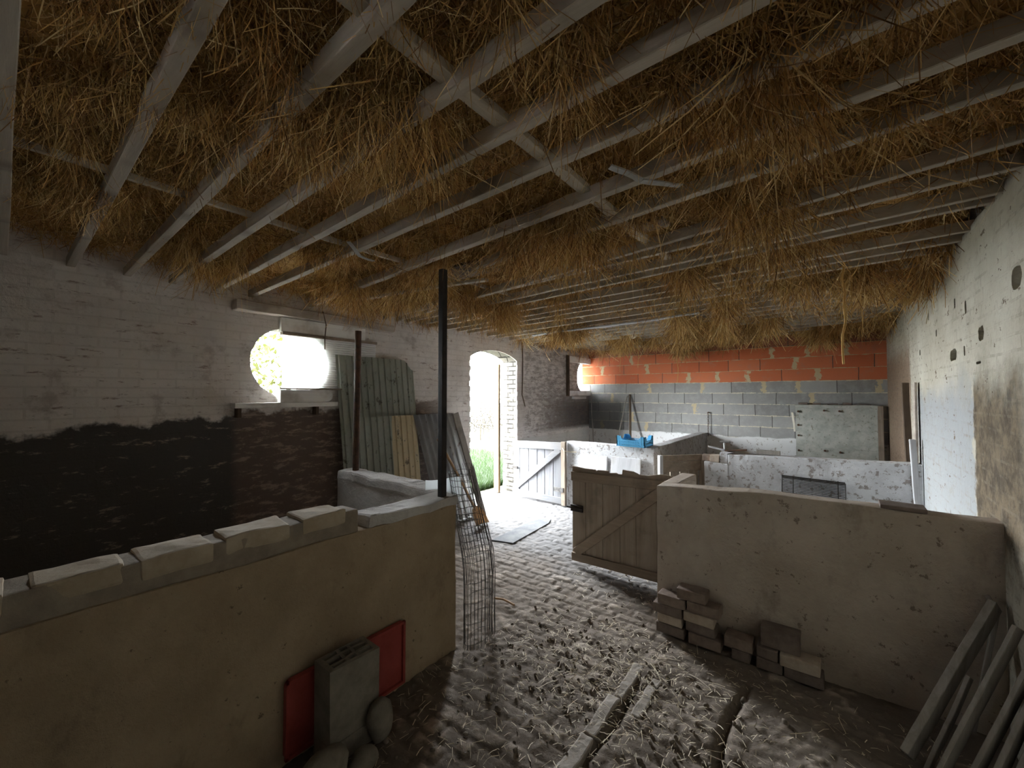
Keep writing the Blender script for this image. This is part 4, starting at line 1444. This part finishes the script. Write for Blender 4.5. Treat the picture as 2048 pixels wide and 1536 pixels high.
solo('concrete_lump', rock(-1.66, 1.12, .07, .7, .85, 1.5, 3), M['concrete'], 'rounded concrete lump leaning beside the hollow block', 'lump', smooth=True)
solo('concrete_lump', rock(-1.62, .84, .085, .8, 1.1, 1.0, 9), M['concrete'], 'flat concrete lump on the floor under the hollow block', 'lump', smooth=True)
solo('concrete_lump', rock(-1.60, 1.0, .05, 1.0, 1.2, .8, 15), M['concrete'], 'smallest concrete lump lying before the hollow block', 'lump', smooth=True)

# ------------------------------------------------------------------ litter on the floor


def aisle(n):
    x = RNG.uniform(-1.85, .45, n)
    y = .95 + 3.0 * RNG.random(n) ** 1.25
    m = (y < 2.75) | (x < -1.05)
    return x[m], y[m]


def floor_z(x, y):
    i = np.clip(np.searchsorted(ys, y), 0, ny - 1)
    j = np.clip(np.searchsorted(xs, x), 0, nx - 1)
    return GZ[i, j]


x, y = aisle(2600)
x2 = RNG.normal(-1.0, .36, 1500)
y2 = RNG.normal(2.2, .32, 1500)
k = (y2 < 2.74) & (x2 > -1.85)
x, y = np.concatenate([x, x2[k]]), np.concatenate([y, y2[k]])
n = len(x)
z = floor_z(x, y) + .008
L = RNG.uniform(.01, .05, n) * (1 + (RNG.random(n) < .06) * 1.8)
th = RNG.uniform(0, 2 * pi, n)
d = np.stack([np.cos(th), np.sin(th), RNG.uniform(-.02, .22, n)], -1)
s = np.stack([-np.sin(th), np.cos(th), RNG.uniform(-.5, .5, n)], -1) * RNG.uniform(.0006, .0016, n)[:, None]
P = np.stack([x, y, z], -1)
c2 = P + d * L[:, None]
mid = P + d * (L * .5)[:, None] + np.array([0, 0, 1.]) * (L * RNG.uniform(-.02, .12, n))[:, None]
V = np.stack([P - s, P + s, mid - s, mid + s, c2 - s, c2 + s], 1).reshape(-1, 3)
base = (np.arange(n) * 6)[:, None]
Fq = np.concatenate([base + np.array([0, 1, 3, 2]), base + np.array([2, 3, 5, 4])], 0)
tag(obj('straw_litter', mesh_np('straw_litter', V, Fq), M['straw']), 'loose straw stalks scattered over the paving', 'straw', kind='stuff')

bm0 = bmesh.new()
bmesh.ops.create_icosphere(bm0, subdivisions=1, radius=1)
tv = np.array([v.co[:] for v in bm0.verts])
tf = np.array([[v.index for v in f.verts] for f in bm0.faces])
bm0.free()
x, y = aisle(420)
x2, y2 = RNG.normal(-1.05, .36, 380), RNG.normal(2.15, .28, 380)
k = (y2 < 2.74) & (x2 > -1.82)
x, y = np.concatenate([x, x2[k]]), np.concatenate([y, y2[k]])
n = len(x)
r = .003 + .012 * RNG.random(n) ** 2.6
sc = RNG.uniform(.6, 1.5, (n, 1, 3)) * r[:, None, None]
V = tv[None] * sc * RNG.uniform(.75, 1.25, (n, len(tv), 1))
V += np.stack([x, y, floor_z(x, y) + r * .35], -1)[:, None, :]
Fq = (tf[None] + (np.arange(n) * len(tv))[:, None, None]).reshape(-1, 3)
tag(obj('dirt_clods', mesh_np('dirt_clods', V.reshape(-1, 3), Fq, False), M['dung']), 'dark crumbs of dirt strewn over the paving', 'dirt', kind='stuff')
bm = tube_bm([(-2.10, 2.43, .012), (-2.02, 2.45, .018), (-1.91, 2.445, .012)], .008, 6)
solo('twig', bm, M['shovel'], 'short brown twig lying on the paving near the netting roll', 'twig')
